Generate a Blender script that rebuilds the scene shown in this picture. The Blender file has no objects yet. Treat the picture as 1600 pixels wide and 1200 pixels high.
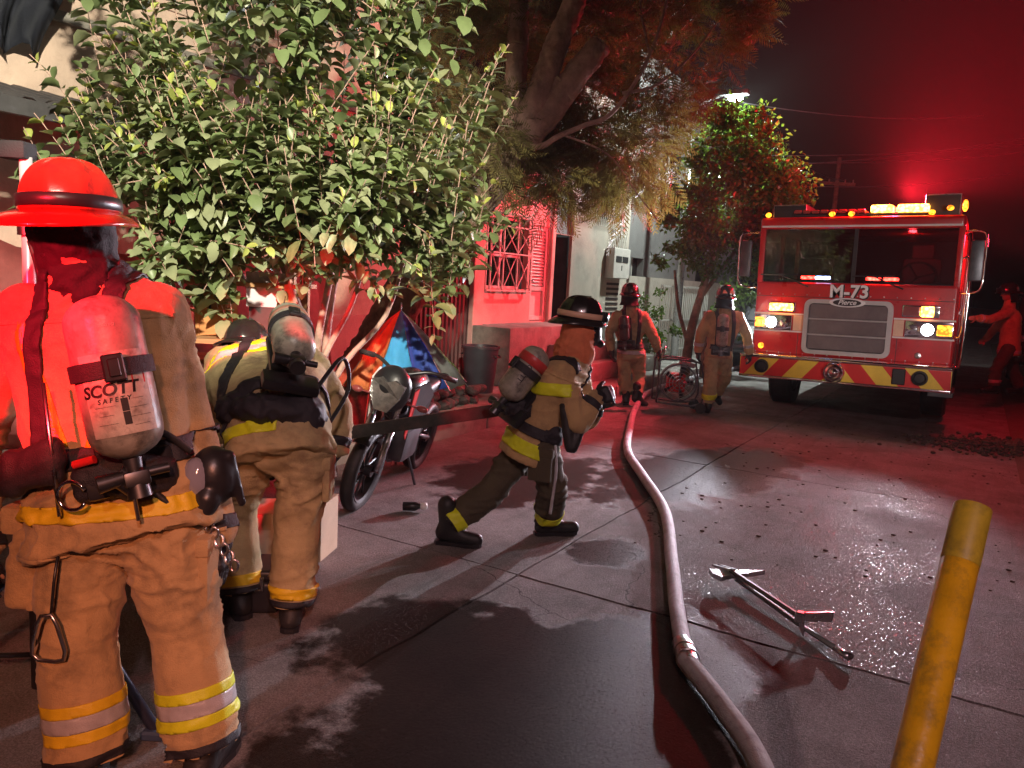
import bpy, bmesh, math, random
from mathutils import Vector, Matrix, noise, Quaternion
PI = math.pi
R = math.radians
rnd = random.Random(7)
scene = bpy.context.scene
C = scene.collection

# ------------------------------------------------------------------ camera
HEAD = R(31.0)                      # the camera looks 31 degrees to the left of the street's own direction (+Y)
cam_d = bpy.data.cameras.new('camera')
cam = bpy.data.objects.new('camera', cam_d); C.objects.link(cam)
cam.location = (0, 0, 1.65)
cam.rotation_euler = (Matrix.Rotation(HEAD, 3, 'Z') @ Matrix.Rotation(R(90 - 7.6), 3, 'X') @ Matrix.Rotation(R(3.0), 3, 'Z')).to_euler()
cam_d.sensor_width = 36.0
cam_d.lens = 27.0
cam_d.clip_start = 0.05
cam_d.clip_end = 3000
scene.camera = cam

# ------------------------------------------------------------------ night sky
w = bpy.data.worlds.new('World'); scene.world = w; w.use_nodes = True
nt = w.node_tree
sky = nt.nodes.new('ShaderNodeTexSky'); sky.sky_type = 'NISHITA'; sky.sun_disc = False
sky.sun_elevation = R(-3.0); sky.sun_rotation = R(200)
hs = nt.nodes.new('ShaderNodeMix'); hs.data_type = 'RGBA'; hs.blend_type = 'MULTIPLY'; hs.inputs[0].default_value = 1.0
hs.inputs[7].default_value = (1.0, 0.06, 0.12, 1)
nt.links.new(sky.outputs[0], hs.inputs[6])
nt.links.new(hs.outputs[2], nt.nodes['Background'].inputs[0])
nt.nodes['Background'].inputs[1].default_value = 0.12

scene.view_settings.view_transform = 'Standard'
scene.view_settings.look = 'None'
scene.view_settings.exposure = 0.28
scene.view_settings.gamma = 1.0
scene.cycles.use_denoising = True
scene.cycles.max_bounces = 6
scene.cycles.transparent_max_bounces = 8
scene.cycles.sample_clamp_indirect = 4.0
scene.cycles.volume_bounces = 0

def cam2w(x, y, z=0):               # camera-aligned metres -> street coordinates
    c, s = math.cos(HEAD), math.sin(HEAD)
    return Vector((x * c - y * s, x * s + y * c, z))

# ------------------------------------------------------------------ light of the street
def lamp(name, kind, loc, power, col, target=None, size=0.1, spot=None, blend=0.4, parent=None):
    d = bpy.data.lights.new(name, kind); d.energy = power; d.color = col
    if kind in ('POINT', 'SPOT'): d.shadow_soft_size = size
    if spot: d.spot_size = R(spot); d.spot_blend = blend
    o = bpy.data.objects.new(name, d); C.objects.link(o); o.location = loc
    if target is not None:
        o.rotation_euler = (Vector(target) - Vector(loc)).to_track_quat('-Z', 'Y').to_euler()
    if parent: o.parent = parent
    return o
WHITE = (0.90, 0.88, 1.0); RED = (1.0, 0.012, 0.03); ROSE = (1.0, 0.05, 0.075); COOL = (0.86, 1.0, 0.95)
# unseen lamps behind the photographer: second engine's beacon, street's next lamp, three added fills
lamp('beacon_light', 'SPOT', cam2w(-2.0, -1.2, 2.5), 3000, RED, cam2w(-1.50, 2.35, 1.55), 0.10, 17.5, 0.35)
lamp('unseen_lamp', 'SPOT', cam2w(0.9, -4.0, 5.6), 8800, (1.0, 0.95, 0.74), cam2w(-2.2, 5.2, 2.95), 0.12, 30, 0.45)
lamp('unseen_lamp', 'SPOT', cam2w(0.6, -3.2, 3.6), 820, (1.0, 0.33, 0.19), cam2w(-1.2, 2.3, 0.38), 0.12, 19, 0.8)  # added orange fill on the near man's trousers
lamp('unseen_lamp', 'SPOT', cam2w(1.4, -3.6, 5.4), 680, (1.0, 0.62, 0.64), cam2w(1.5, 5.0, 0.3), 0.15, 50, 0.6)  # added pinkish fill for the road, aimed clear of the near man
lamp('added_front_fill', 'SPOT', cam2w(2.6, -3.5, 1.7), 1500, (1.0, 0.90, 0.85), (-1.2, 11.2, 2.2), 0.08, 19, 0.7)  # added white fill on the engine's front, no vehicle built for it

# ------------------------------------------------------------------ helpers
def tag(o, label=None, cat=None, group=None, kind=None):
    if label: o['label'] = label
    if cat: o['category'] = cat
    if group: o['group'] = group
    if kind: o['kind'] = kind
    return o
def empty(name, loc=(0, 0, 0), rz=0.0, label=None, cat=None, group=None):
    o = bpy.data.objects.new(name, None); C.objects.link(o)
    o.location = loc; o.rotation_euler = (0, 0, rz); o.empty_display_size = 0.1
    return tag(o, label, cat, group)
def obj(name, src, m=None, parent=None, smooth=False, loc=None, rot=None):
    if isinstance(src, bmesh.types.BMesh):
        bmesh.ops.recalc_face_normals(src, faces=src.faces[:])
        me = bpy.data.meshes.new(name); src.to_mesh(me); src.free()
    else: me = src
    if smooth:
        me.polygons.foreach_set('use_smooth', [True] * len(me.polygons))
        if smooth == 'auto':
            try: me.set_sharp_from_angle(angle=R(38))
            except Exception: pass
    if m is not None:
        if isinstance(m, (list, tuple)):
            for k in m: me.materials.append(k)
        elif len(me.materials) == 0: me.materials.append(m)
    o = bpy.data.objects.new(name, me); C.objects.link(o)
    if parent: o.parent = parent
    if loc is not None: o.location = loc
    if rot is not None: o.rotation_euler = rot
    return o
def dup(o, parent=None, **kw):
    c = o.copy(); C.objects.link(c); c.parent = parent
    for ch in [x for x in bpy.data.objects if x.parent == o]: dup(ch, c)
    return c
def basis(d):
    d = Vector(d).normalized()
    a = Vector((0, 0, 1)) if abs(d.z) < 0.9 else Vector((0, 1, 0))
    s = d.cross(a).normalized(); t = s.cross(d).normalized()
    return d, s, t
def box(bm, c, s, rot=None, bev=0.0, seg=1):
    r = bmesh.ops.create_cube(bm, size=1.0); vs = r['verts']
    M = Matrix.Translation(Vector(c)) @ (rot.to_4x4() if rot is not None else Matrix.Identity(4)) @ Matrix.Diagonal((s[0], s[1], s[2], 1))
    bmesh.ops.transform(bm, matrix=M, verts=vs)
    if bev > 0:
        es = list({e for v in vs for e in v.link_edges})
        bmesh.ops.bevel(bm, geom=es, offset=min(bev, min(s) * 0.45), segments=seg, affect='EDGES', profile=0.6)
def bx(x0, x1, y0, y1, z0, z1, bev=0.0, seg=1):
    bm = bmesh.new(); box(bm, ((x0 + x1) / 2, (y0 + y1) / 2, (z0 + z1) / 2), (x1 - x0, y1 - y0, z1 - z0), None, bev, seg); return bm
def loft(bm, rings, close=False, cap=True):
    V = [[bm.verts.new(p) for p in r] for r in rings]
    n = len(V[0]); m = len(V)
    for i in range(m if close else m - 1):
        a, b = V[i], V[(i + 1) % m]
        for k in range(n):
            bm.faces.new((a[k], a[(k + 1) % n], b[(k + 1) % n], b[k]))
    if cap and not close:
        bm.faces.new(V[0][::-1]); bm.faces.new(V[-1])
    return V
def ring(c, s, t, rs, rt=None, n=16, sq=1.0):
    rt = rs if rt is None else rt; out = []
    for k in range(n):
        a = 2 * PI * k / n; ca, sa = math.cos(a), math.sin(a)
        if sq != 1.0:
            ca = math.copysign(abs(ca) ** sq, ca); sa = math.copysign(abs(sa) ** sq, sa)
        out.append(Vector(c) + s * ca * rs + t * sa * rt)
    return out
def cyl(bm, p0, p1, r0, r1=None, n=12):
    r1 = r0 if r1 is None else r1
    p0, p1 = Vector(p0), Vector(p1); d, s, t = basis(p1 - p0)
    loft(bm, [ring(p0, s, t, r0, n=n), ring(p1, s, t, r1, n=n)])
def tube(bm, pts, r, n=8, close=False):
    pts = [Vector(p) for p in pts]; rings = []; N = len(pts)
    rr = r if isinstance(r, (list, tuple)) else [r] * N
    ps = None
    for i, p in enumerate(pts):
        a = pts[(i - 1) % N] if (close or i > 0) else p
        b = pts[(i + 1) % N] if (close or i < N - 1) else p
        d = (b - a).normalized()
        if ps is None: _, s, t = basis(d)
        else:
            s = (ps - d * ps.dot(d))
            s = s.normalized() if s.length > 1e-6 else basis(d)[1]
            t = s.cross(d).normalized()
        ps = s
        rings.append(ring(p, s, t, rr[i], n=n))
    loft(bm, rings, close)
def smooth_path(pts, k=6):
    pts = [Vector(p) for p in pts]; P = [pts[0]] + pts + [pts[-1]]; out = []
    for i in range(1, len(P) - 2):
        for j in range(k):
            t = j / k; a, b, c, d = P[i - 1], P[i], P[i + 1], P[i + 2]
            out.append(0.5 * ((2 * b) + (c - a) * t + (2 * a - 5 * b + 4 * c - d) * t * t + (3 * b - a - 3 * c + d) * t ** 3))
    out.append(pts[-1]); return out
def lathe(bm, prof, o=(0, 0, 0), axis=(0, 0, 1), n=24, cap=True):
    d, s, t = basis(axis)
    loft(bm, [ring(Vector(o) + d * h, s, t, max(r, 1e-4), n=n) for r, h in prof], cap=cap)
_SPH = {}
def ball(bm, c, r, u=12, v=8, M=None):
    rr = r if isinstance(r, (list, tuple)) else (r, r, r); c = Vector(c)
    if (u, v) not in _SPH:
        pts = [Vector((0, 0, 1))] + [Vector((math.sin(PI * j / v) * math.cos(2 * PI * i / u), math.sin(PI * j / v) * math.sin(2 * PI * i / u), math.cos(PI * j / v))) for j in range(1, v) for i in range(u)] + [Vector((0, 0, -1))]
        n = len(pts) - 1
        fs = [(0, 1 + i, 1 + (i + 1) % u) for i in range(u)] + [(1 + (j + 1) * u + i, 1 + (j + 1) * u + (i + 1) % u, 1 + j * u + (i + 1) % u, 1 + j * u + i) for j in range(v - 2) for i in range(u)] + [(n, 1 + (v - 2) * u + (i + 1) % u, 1 + (v - 2) * u + i) for i in range(u)]
        _SPH[u, v] = (pts, fs)
    pts, fs = _SPH[u, v]; out = []
    for p in pts:
        q = Vector((p.x * rr[0], p.y * rr[1], p.z * rr[2]))
        out.append(bm.verts.new(c + (M @ q if M is not None else q)))
    for f in fs: bm.faces.new([out[i] for i in f])
def cone(bm, p0, p1, r0, r1, n=14):     # tapered limb with round ends
    cyl(bm, p0, p1, r0, r1, n); ball(bm, p0, r0, n, 8); ball(bm, p1, r1, n, 8)
def poly(bm, pts, thick=None):
    f = bm.faces.new([bm.verts.new(p) for p in pts])
    if thick is not None:
        r = bmesh.ops.extrude_face_region(bm, geom=[f])
        bmesh.ops.translate(bm, verts=[g for g in r['geom'] if isinstance(g, bmesh.types.BMVert)], vec=Vector(thick))
def remesh(bm, voxel, it=4, fac=0.5):
    bmesh.ops.recalc_face_normals(bm, faces=bm.faces[:])
    me = bpy.data.meshes.new('tmp'); bm.to_mesh(me); bm.free()
    o = bpy.data.objects.new('tmp', me); C.objects.link(o)
    md = o.modifiers.new('r', 'REMESH'); md.mode = 'VOXEL'; md.voxel_size = voxel; md.use_smooth_shade = True
    if it:
        sm = o.modifiers.new('s', 'SMOOTH'); sm.iterations = it; sm.factor = fac
    dg = bpy.context.evaluated_depsgraph_get(); dg.update()
    out = bpy.data.meshes.new_from_object(o.evaluated_get(dg))
    bpy.data.objects.remove(o); bpy.data.meshes.remove(me)
    return out
def wrinkle(me, amp, f, seed=0.0):
    off = Vector((seed, seed * 1.7, -seed)); vs = me.vertices
    nrm = [v.normal.copy() for v in vs]
    for v, n in zip(vs, nrm):
        p = v.co
        q = Vector((p.x * f[0], p.y * f[1], p.z * f[2])) + off
        q2 = q + noise.noise_vector(q * 0.55) * 0.9
        r = max(0.0, 1 - abs(noise.noise(q2)) * 2.6); r2 = max(0.0, 1 - abs(noise.noise(q2 * 1.9 + Vector((7, 3, 1)))) * 2.8)
        k = 0.22 + 0.95 * min(1.0, max(0.0, noise.noise(q * 0.28 + Vector((3, 9, 4))) * 1.6 + 0.45))   # folds gather in places
        v.co = p + n * (amp * k * (1.15 * r * r + 0.6 * r2 * r2 - 0.55 + 0.5 * noise.noise(q * 0.5)))
    me.update()
def band(me, p, n, width, mask=None, lift=0.004, thick=0.0):
    """strip cut out of a garment's surface between two planes, lifted clear of it"""
    p = Vector(p); n = Vector(n).normalized()
    bm = bmesh.new(); bm.from_mesh(me)
    if mask:
        bmesh.ops.delete(bm, geom=[f for f in bm.faces if not mask(f.calc_center_median())], context='FACES')
    for s in (-1, 1):
        bmesh.ops.bisect_plane(bm, geom=bm.verts[:] + bm.edges[:] + bm.faces[:], plane_co=p + n * s * width / 2, plane_no=n * s, clear_outer=True)
    bm.verts.ensure_lookup_table(); seen = set(); best = []
    for v0 in bm.verts:                 # keep the one connected strip
        if v0 in seen: continue
        st_, comp = [v0], []; seen.add(v0)
        while st_:
            x = st_.pop(); comp.append(x)
            for e_ in x.link_edges:
                y_ = e_.other_vert(x)
                if y_ not in seen: seen.add(y_); st_.append(y_)
        if len(comp) > len(best): best = comp
    bs = set(best)
    bmesh.ops.delete(bm, geom=[v for v in bm.verts if v not in bs], context='VERTS')
    bm.normal_update()
    nv = {v: v.normal.copy() for v in bm.verts}
    for v in bm.verts: v.co += nv[v] * lift
    th = thick or lift * 0.9
    bmesh.ops.solidify(bm, geom=bm.faces[:], thickness=th)
    return bm
def text_mesh(s, size, depth=0.004, fat=0.0, shear=0.0, align='CENTER'):
    cu = bpy.data.curves.new('t', 'FONT'); cu.body = s; cu.size = size; cu.extrude = depth / 2; cu.offset = fat
    cu.align_x = align; cu.align_y = 'CENTER'; cu.shear = shear; cu.resolution_u = 4
    o = bpy.data.objects.new('t', cu); C.objects.link(o)
    dg = bpy.context.evaluated_depsgraph_get(); dg.update()
    me = bpy.data.meshes.new_from_object(o.evaluated_get(dg))
    bpy.data.objects.remove(o); bpy.data.curves.remove(cu)
    return me

# ------------------------------------------------------------------ materials
def mat(name, col, rough=0.6, metal=0.0, var=0.2, scale=6.0, bump=0.0, bscale=60.0, coat=0.0, spec=0.5, emis=None, es=0.0, dirt=None, dirt_amt=0.4, dscale=3.0, sheen=0.0, stretch=None, crease=0.0):
    m = bpy.data.materials.new(name); m.use_nodes = True
    t = m.node_tree; b = t.nodes['Principled BSDF']
    L = t.links.new
    tc = t.nodes.new('ShaderNodeTexCoord'); src = tc.outputs['Object']
    if stretch:
        mp = t.nodes.new('ShaderNodeMapping'); mp.inputs['Scale'].default_value = stretch; L(src, mp.inputs[0]); src = mp.outputs[0]
    b.inputs['Roughness'].default_value = rough; b.inputs['Metallic'].default_value = metal
    b.inputs['Specular IOR Level'].default_value = spec; b.inputs['Coat Weight'].default_value = coat
    if sheen: b.inputs['Sheen Weight'].default_value = sheen
    c = Vector(col[:3])
    if var > 0:
        n = t.nodes.new('ShaderNodeTexNoise'); n.inputs['Scale'].default_value = scale; n.inputs['Detail'].default_value = 6; n.inputs['Roughness'].default_value = 0.65
        L(src, n.inputs['Vector'])
        cr = t.nodes.new('ShaderNodeValToRGB'); cr.color_ramp.elements[0].position = 0.3; cr.color_ramp.elements[1].position = 0.7
        cr.color_ramp.elements[0].color = (*(c * (1 - var)), 1); cr.color_ramp.elements[1].color = (*[min(1, x * (1 + var)) for x in c], 1)
        L(n.outputs['Fac'], cr.inputs[0]); out = cr.outputs[0]
        if dirt is not None:
            n2 = t.nodes.new('ShaderNodeTexNoise'); n2.inputs['Scale'].default_value = dscale; n2.inputs['Detail'].default_value = 8; n2.inputs['Roughness'].default_value = 0.7
            L(src, n2.inputs['Vector'])
            r2 = t.nodes.new('ShaderNodeValToRGB'); r2.color_ramp.elements[0].position = 0.5; r2.color_ramp.elements[1].position = 0.68
            r2.color_ramp.elements[1].color = (dirt_amt,) * 3 + (1,); L(n2.outputs['Fac'], r2.inputs[0])
            mx = t.nodes.new('ShaderNodeMix'); mx.data_type = 'RGBA'; mx.inputs[7].default_value = (*dirt, 1)
            L(r2.outputs[0], mx.inputs[0]); L(out, mx.inputs[6]); out = mx.outputs[2]
        L(out, b.inputs['Base Color'])
        ra = t.nodes.new('ShaderNodeMath'); ra.operation = 'MULTIPLY_ADD'; ra.inputs[1].default_value = 0.25 * rough; ra.inputs[2].default_value = rough * 0.88
        L(n.outputs['Fac'], ra.inputs[0]); L(ra.outputs[0], b.inputs['Roughness'])
    else:
        b.inputs['Base Color'].default_value = (*c, 1)
    if bump > 0:
        n3 = t.nodes.new('ShaderNodeTexNoise'); n3.inputs['Scale'].default_value = bscale; n3.inputs['Detail'].default_value = 4
        L(src, n3.inputs['Vector'])
        bp = t.nodes.new('ShaderNodeBump'); bp.inputs['Strength'].default_value = bump; bp.inputs['Distance'].default_value = 0.01
        L(n3.outputs['Fac'], bp.inputs['Height']); L(bp.outputs[0], b.inputs['Normal'])
    if crease > 0 and bump > 0:
        n4 = t.nodes.new('ShaderNodeTexNoise'); n4.inputs['Scale'].default_value = 24; n4.inputs['Detail'].default_value = 5; n4.inputs['Distortion'].default_value = 1.4; L(src, n4.inputs['Vector'])
        b4 = t.nodes.new('ShaderNodeBump'); b4.inputs['Strength'].default_value = crease; b4.inputs['Distance'].default_value = 0.02
        L(n4.outputs['Fac'], b4.inputs['Height']); L(b4.outputs[0], bp.inputs['Normal'])
    if emis is not None:
        b.inputs['Emission Color'].default_value = (*emis, 1); b.inputs['Emission Strength'].default_value = es
    return m
M = {}
M['tan'] = mat('turnout_tan', (0.50, 0.33, 0.15), 0.85, var=0.16, scale=5, bump=0.35, bscale=220, dirt=(0.05, 0.04, 0.03), dirt_amt=0.5, dscale=4.5, sheen=0.15, crease=0.14)
M['khaki'] = mat('turnout_khaki', (0.36, 0.31, 0.17), 0.85, var=0.18, scale=5, bump=0.3, bscale=180, dirt=(0.05, 0.04, 0.03), dirt_amt=0.6, dscale=4, crease=0.14)
M['brown'] = mat('turnout_brown', (0.075, 0.06, 0.035), 0.85, var=0.2, scale=5, bump=0.3, bscale=180, dirt=(0.03, 0.025, 0.02), dirt_amt=0.6, crease=0.14)
M['gold'] = mat('turnout_gold', (0.46, 0.36, 0.18), 0.85, var=0.2, scale=4, bump=0.35, bscale=200, dirt=(0.10, 0.05, 0.04), dirt_amt=0.7, dscale=3.5, crease=0.14)
M['lime'] = mat('reflective_lime', (0.70, 0.78, 0.02), 0.42, var=0.12, scale=14, bump=0.25, bscale=300)
M['amber_tape'] = mat('reflective_amber', (0.80, 0.55, 0.02), 0.42, var=0.12, scale=14, bump=0.25, bscale=300)
M['silver_tape'] = mat('reflective_silver', (0.46, 0.44, 0.45), 0.35, var=0.15, scale=20, bump=0.2, bscale=300)
M['black_cloth'] = mat('black_cloth', (0.014, 0.013, 0.016), 0.8, var=0.3, bump=0.3, bscale=150)
M['strap'] = mat('strap_webbing', (0.022, 0.02, 0.026), 0.6, var=0.25, bump=0.4, bscale=260)
M['black_plastic'] = mat('black_plastic', (0.018, 0.017, 0.02), 0.35, var=0.25, bump=0.05)
M['rubber'] = mat('black_rubber', (0.016, 0.015, 0.016), 0.55, var=0.3, bump=0.2, bscale=90, dirt=(0.12, 0.1, 0.09), dirt_amt=0.25)
M['glove'] = mat('black_glove', (0.02, 0.018, 0.022), 0.5, var=0.4, scale=20, bump=0.4, bscale=120)
M['skin'] = mat('skin', (0.36, 0.19, 0.12), 0.5, var=0.1, bump=0.1)
M['helmet_red'] = mat('helmet_red', (0.62, 0.03, 0.02), 0.22, var=0.12, scale=9, coat=0.4, bump=0.08, bscale=40, dirt=(0.08, 0.02, 0.02), dirt_amt=0.75, dscale=16)
M['helmet_black'] = mat('helmet_black', (0.02, 0.016, 0.016), 0.25, var=0.3, coat=0.5)
M['tank'] = mat('tank_paint', (0.34, 0.32, 0.26), 0.36, var=0.4, scale=9, bump=0.25, bscale=30, dirt=(0.05, 0.045, 0.04), dirt_amt=0.85, dscale=13)
M['tank_dark'] = mat('tank_dark_paint', (0.06, 0.05, 0.05), 0.3, var=0.3)
M['label'] = mat('tank_label', (0.60, 0.50, 0.42), 0.5, var=0.2, scale=30, dirt=(0.1, 0.06, 0.05), dirt_amt=0.6, dscale=26)
M['ink'] = mat('black_ink', (0.02, 0.01, 0.012), 0.5, var=0.0)
M['steel'] = mat('steel', (0.55, 0.55, 0.56), 0.28, 1.0, var=0.15, scale=20)
M['chrome'] = mat('chrome', (0.8, 0.8, 0.82), 0.10, 1.0, var=0.08)
M['dark_steel'] = mat('dark_steel', (0.12, 0.12, 0.13), 0.4, 0.9, var=0.3)
M['white_letter'] = mat('white_lettering', (0.8, 0.8, 0.78), 0.4, var=0.05)
# ================================================================== SETTING
def road_mat():
    m = bpy.data.materials.new('concrete_road'); m.use_nodes = True
    t = m.node_tree; L = t.links.new; b = t.nodes['Principled BSDF']
    g = t.nodes.new('ShaderNodeNewGeometry'); pos = g.outputs['Position']
    def nz(scale, det=5, rough=0.6, st=None):
        n = t.nodes.new('ShaderNodeTexNoise'); n.inputs['Scale'].default_value = scale; n.inputs['Detail'].default_value = det; n.inputs['Roughness'].default_value = rough
        if st:
            mp = t.nodes.new('ShaderNodeMapping'); mp.inputs['Scale'].default_value = st; L(pos, mp.inputs[0]); L(mp.outputs[0], n.inputs['Vector'])
        else: L(pos, n.inputs['Vector'])
        return n.outputs['Fac']
    def math_(op, a, b_=None, c=None):
        n = t.nodes.new('ShaderNodeMath'); n.operation = op
        for i, x in enumerate((a, b_, c)):
            if x is None: continue
            if isinstance(x, (int, float)): n.inputs[i].default_value = x
            else: L(x, n.inputs[i])
        return n.outputs[0]
    def smooth(x, lo, hi):
        n = t.nodes.new('ShaderNodeMapRange'); n.interpolation_type = 'SMOOTHSTEP'
        n.inputs[1].default_value = lo; n.inputs[2].default_value = hi; L(x, n.inputs[0]); return n.outputs[0]
    sx = t.nodes.new('ShaderNodeSeparateXYZ'); L(pos, sx.inputs[0])
    edge = math_('MULTIPLY', math_('SUBTRACT', nz(3.2, 8, 0.62), 0.5), 1.5)
    wet = None
    # spilled water: each blot is (x, y, half-width, half-length, turn)
    for (cx, cy, a, c_, rot) in ((-1.62, 2.72, 0.95, 0.62, 0.25), (-1.25, 2.0, 0.75, 0.95, 0.0), (-1.02, 3.2, 0.42, 0.6, 0.2), (-1.83, 4.33, 0.26, 0.34, 0.3), (-2.05, 6.9, 0.75, 1.7, -0.25), (-3.2, 5.6, 0.7, 1.1, 0.2), (-0.75, 2.4, 0.22, 0.7, 0.1)):
        dx = math_('SUBTRACT', sx.outputs[0], cx); dy = math_('SUBTRACT', sx.outputs[1], cy)
        cr, sr = math.cos(rot), math.sin(rot)
        u_ = math_('DIVIDE', math_('MULTIPLY_ADD', dx, cr, math_('MULTIPLY', dy, sr)), a)
        v_ = math_('DIVIDE', math_('MULTIPLY_ADD', dy, cr, math_('MULTIPLY', dx, -sr)), c_)
        d = math_('SQRT', math_('ADD', math_('MULTIPLY', u_, u_), math_('MULTIPLY', v_, v_)))
        d = math_('ADD', d, edge)
        k = math_('SUBTRACT', 1.0, smooth(d, 0.80, 1.08))
        wet = k if wet is None else math_('MAXIMUM', wet, k)
    base = t.nodes.new('ShaderNodeValToRGB'); e = base.color_ramp.elements
    e[0].position = 0.28; e[0].color = (0.17, 0.155, 0.148, 1); e[1].position = 0.75; e[1].color = (0.44, 0.40, 0.39, 1)
    L(nz(2.2, 9, 0.7), base.inputs[0])
    fine = t.nodes.new('ShaderNodeValToRGB'); e = fine.color_ramp.elements
    e[0].position = 0.36; e[0].color = (0.42, 0.42, 0.42, 1); e[1].position = 0.66; e[1].color = (1.25, 1.25, 1.25, 1)
    L(nz(140, 5, 0.8), fine.inputs[0])
    mul = t.nodes.new('ShaderNodeMix'); mul.data_type = 'RGBA'; mul.blend_type = 'MULTIPLY'; mul.inputs[0].default_value = 1
    L(base.outputs[0], mul.inputs[6]); L(fine.outputs[0], mul.inputs[7])
    drag = math_('MAXIMUM', smooth(nz(1.0, 6, 0.6, (9.0, 0.7, 1)), 0.52, 0.72), smooth(nz(5.5, 9, 0.75), 0.56, 0.70))
    st = t.nodes.new('ShaderNodeMix'); st.data_type = 'RGBA'; st.inputs[7].default_value = (0.10, 0.085, 0.075, 1)
    L(math_('MULTIPLY', drag, 0.33), st.inputs[0]); L(mul.outputs[2], st.inputs[6])
    wv = t.nodes.new('ShaderNodeTexNoise'); wv.inputs['Scale'].default_value = 2.6; wv.inputs['Detail'].default_value = 7; L(pos, wv.inputs['Vector'])
    wsc = t.nodes.new('ShaderNodeVectorMath'); wsc.operation = 'MULTIPLY_ADD'; L(wv.outputs['Color'], wsc.inputs[0]); wsc.inputs[1].default_value = (0.5, 0.5, 0); L(pos, wsc.inputs[2])
    cv = t.nodes.new('ShaderNodeTexVoronoi'); cv.feature = 'DISTANCE_TO_EDGE'; cv.inputs['Scale'].default_value = 0.42; L(wsc.outputs[0], cv.inputs['Vector'])
    crack = math_('MULTIPLY', math_('SUBTRACT', 1.0, smooth(cv.outputs['Distance'], 0.0006, 0.0022)), smooth(nz(0.7, 3, 0.5), 0.46, 0.56))
    ck = t.nodes.new('ShaderNodeMix'); ck.data_type = 'RGBA'; ck.inputs[7].default_value = (0.035, 0.03, 0.027, 1); L(math_('MULTIPLY', crack, 0.9), ck.inputs[0]); L(st.outputs[2], ck.inputs[6])
    wm = t.nodes.new('ShaderNodeMix'); wm.data_type = 'RGBA'; wm.blend_type = 'MULTIPLY'; wm.inputs[7].default_value = (0.10, 0.08, 0.07, 1)
    L(wet, wm.inputs[0]); L(ck.outputs[2], wm.inputs[6])
    L(wm.outputs[2], b.inputs['Base Color'])
    r = t.nodes.new('ShaderNodeMix'); r.inputs[2].default_value = 0.82; r.inputs[3].default_value = 0.38
    L(wet, r.inputs[0]); L(r.outputs[0], b.inputs['Roughness'])
    sp_ = t.nodes.new('ShaderNodeMix'); sp_.inputs[2].default_value = 0.28; sp_.inputs[3].default_value = 0.07; L(wet, sp_.inputs[0])
    def vmath(op, a_, b_=None, scale=None):
        n = t.nodes.new('ShaderNodeVectorMath'); n.operation = op
        for i, x in enumerate((a_, b_)):
            if x is None: continue
            if isinstance(x, tuple): n.inputs[i].default_value = x
            else: L(x, n.inputs[i])
        if scale is not None:
            if isinstance(scale, (int, float)): n.inputs['Scale'].default_value = scale
            else: L(scale, n.inputs['Scale'])
        return n.outputs[0]
    hgt = math_('ADD', math_('MULTIPLY', nz(260, 3, 0.7), 1.0), math_('ADD', math_('MULTIPLY', nz(70, 4, 0.65), 1.1), math_('MULTIPLY', nz(60, 3, 0.6, (4.0, 0.5, 1)), 0.6)))
    bp = t.nodes.new('ShaderNodeBump'); bp.inputs['Distance'].default_value = 0.011
    L(math_('MULTIPLY_ADD', wet, -0.55, 0.85), bp.inputs['Strength'])
    L(hgt, bp.inputs['Height'])
    # damp grains: single facets of the aggregate, each tilted its own way, that catch the lamps
    vo = t.nodes.new('ShaderNodeTexVoronoi'); vo.inputs['Scale'].default_value = 120; L(pos, vo.inputs['Vector'])
    sc = t.nodes.new('ShaderNodeSeparateColor'); L(vo.outputs['Color'], sc.inputs[0])
    damp = smooth(nz(0.9, 4, 0.6), 0.32, 0.55)
    sel = math_('MULTIPLY', smooth(sc.outputs[2], 0.70, 0.74), math_('MAXIMUM', damp, wet))
    sel = math_('MULTIPLY', sel, smooth(vo.outputs['Distance'], 0.36, 0.24))
    tilt = vmath('SCALE', vmath('SUBTRACT', vo.outputs['Color'], (0.5, 0.5, 0.5)), scale=math_('MULTIPLY', sel, 0.45))
    fl = t.nodes.new('ShaderNodeMix'); fl.data_type = 'VECTOR'; L(sel, fl.inputs[0]); L(bp.outputs[0], fl.inputs[4]); L(g.outputs['Normal'], fl.inputs[5])
    L(vmath('NORMALIZE', vmath('ADD', fl.outputs[1], tilt)), b.inputs['Normal'])
    rr = t.nodes.new('ShaderNodeMix'); rr.inputs[3].default_value = 0.22
    sq = t.nodes.new('ShaderNodeMix'); sq.inputs[3].default_value = 0.6; L(sel, sq.inputs[0]); L(sp_.outputs[0], sq.inputs[2]); L(sq.outputs[0], b.inputs['Specular IOR Level'])
    L(sel, rr.inputs[0]); L(r.outputs[0], rr.inputs[2]); L(rr.outputs[0], b.inputs['Roughness'])
    return m
M['road'] = road_mat()
M['soil'] = mat('soil', (0.13, 0.105, 0.085), 0.95, var=0.35, scale=3, bump=0.8, bscale=30, dirt=(0.05, 0.04, 0.035), dirt_amt=0.7)
M['pave'] = mat('pavement_concrete', (0.26, 0.24, 0.22), 0.9, var=0.25, scale=3, bump=0.5, bscale=60, dirt=(0.08, 0.065, 0.055), dirt_amt=0.7, dscale=2)
M['joint'] = mat('joint_grit', (0.05, 0.043, 0.038), 0.95, var=0.4, scale=30, bump=0.6, bscale=120)

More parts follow.
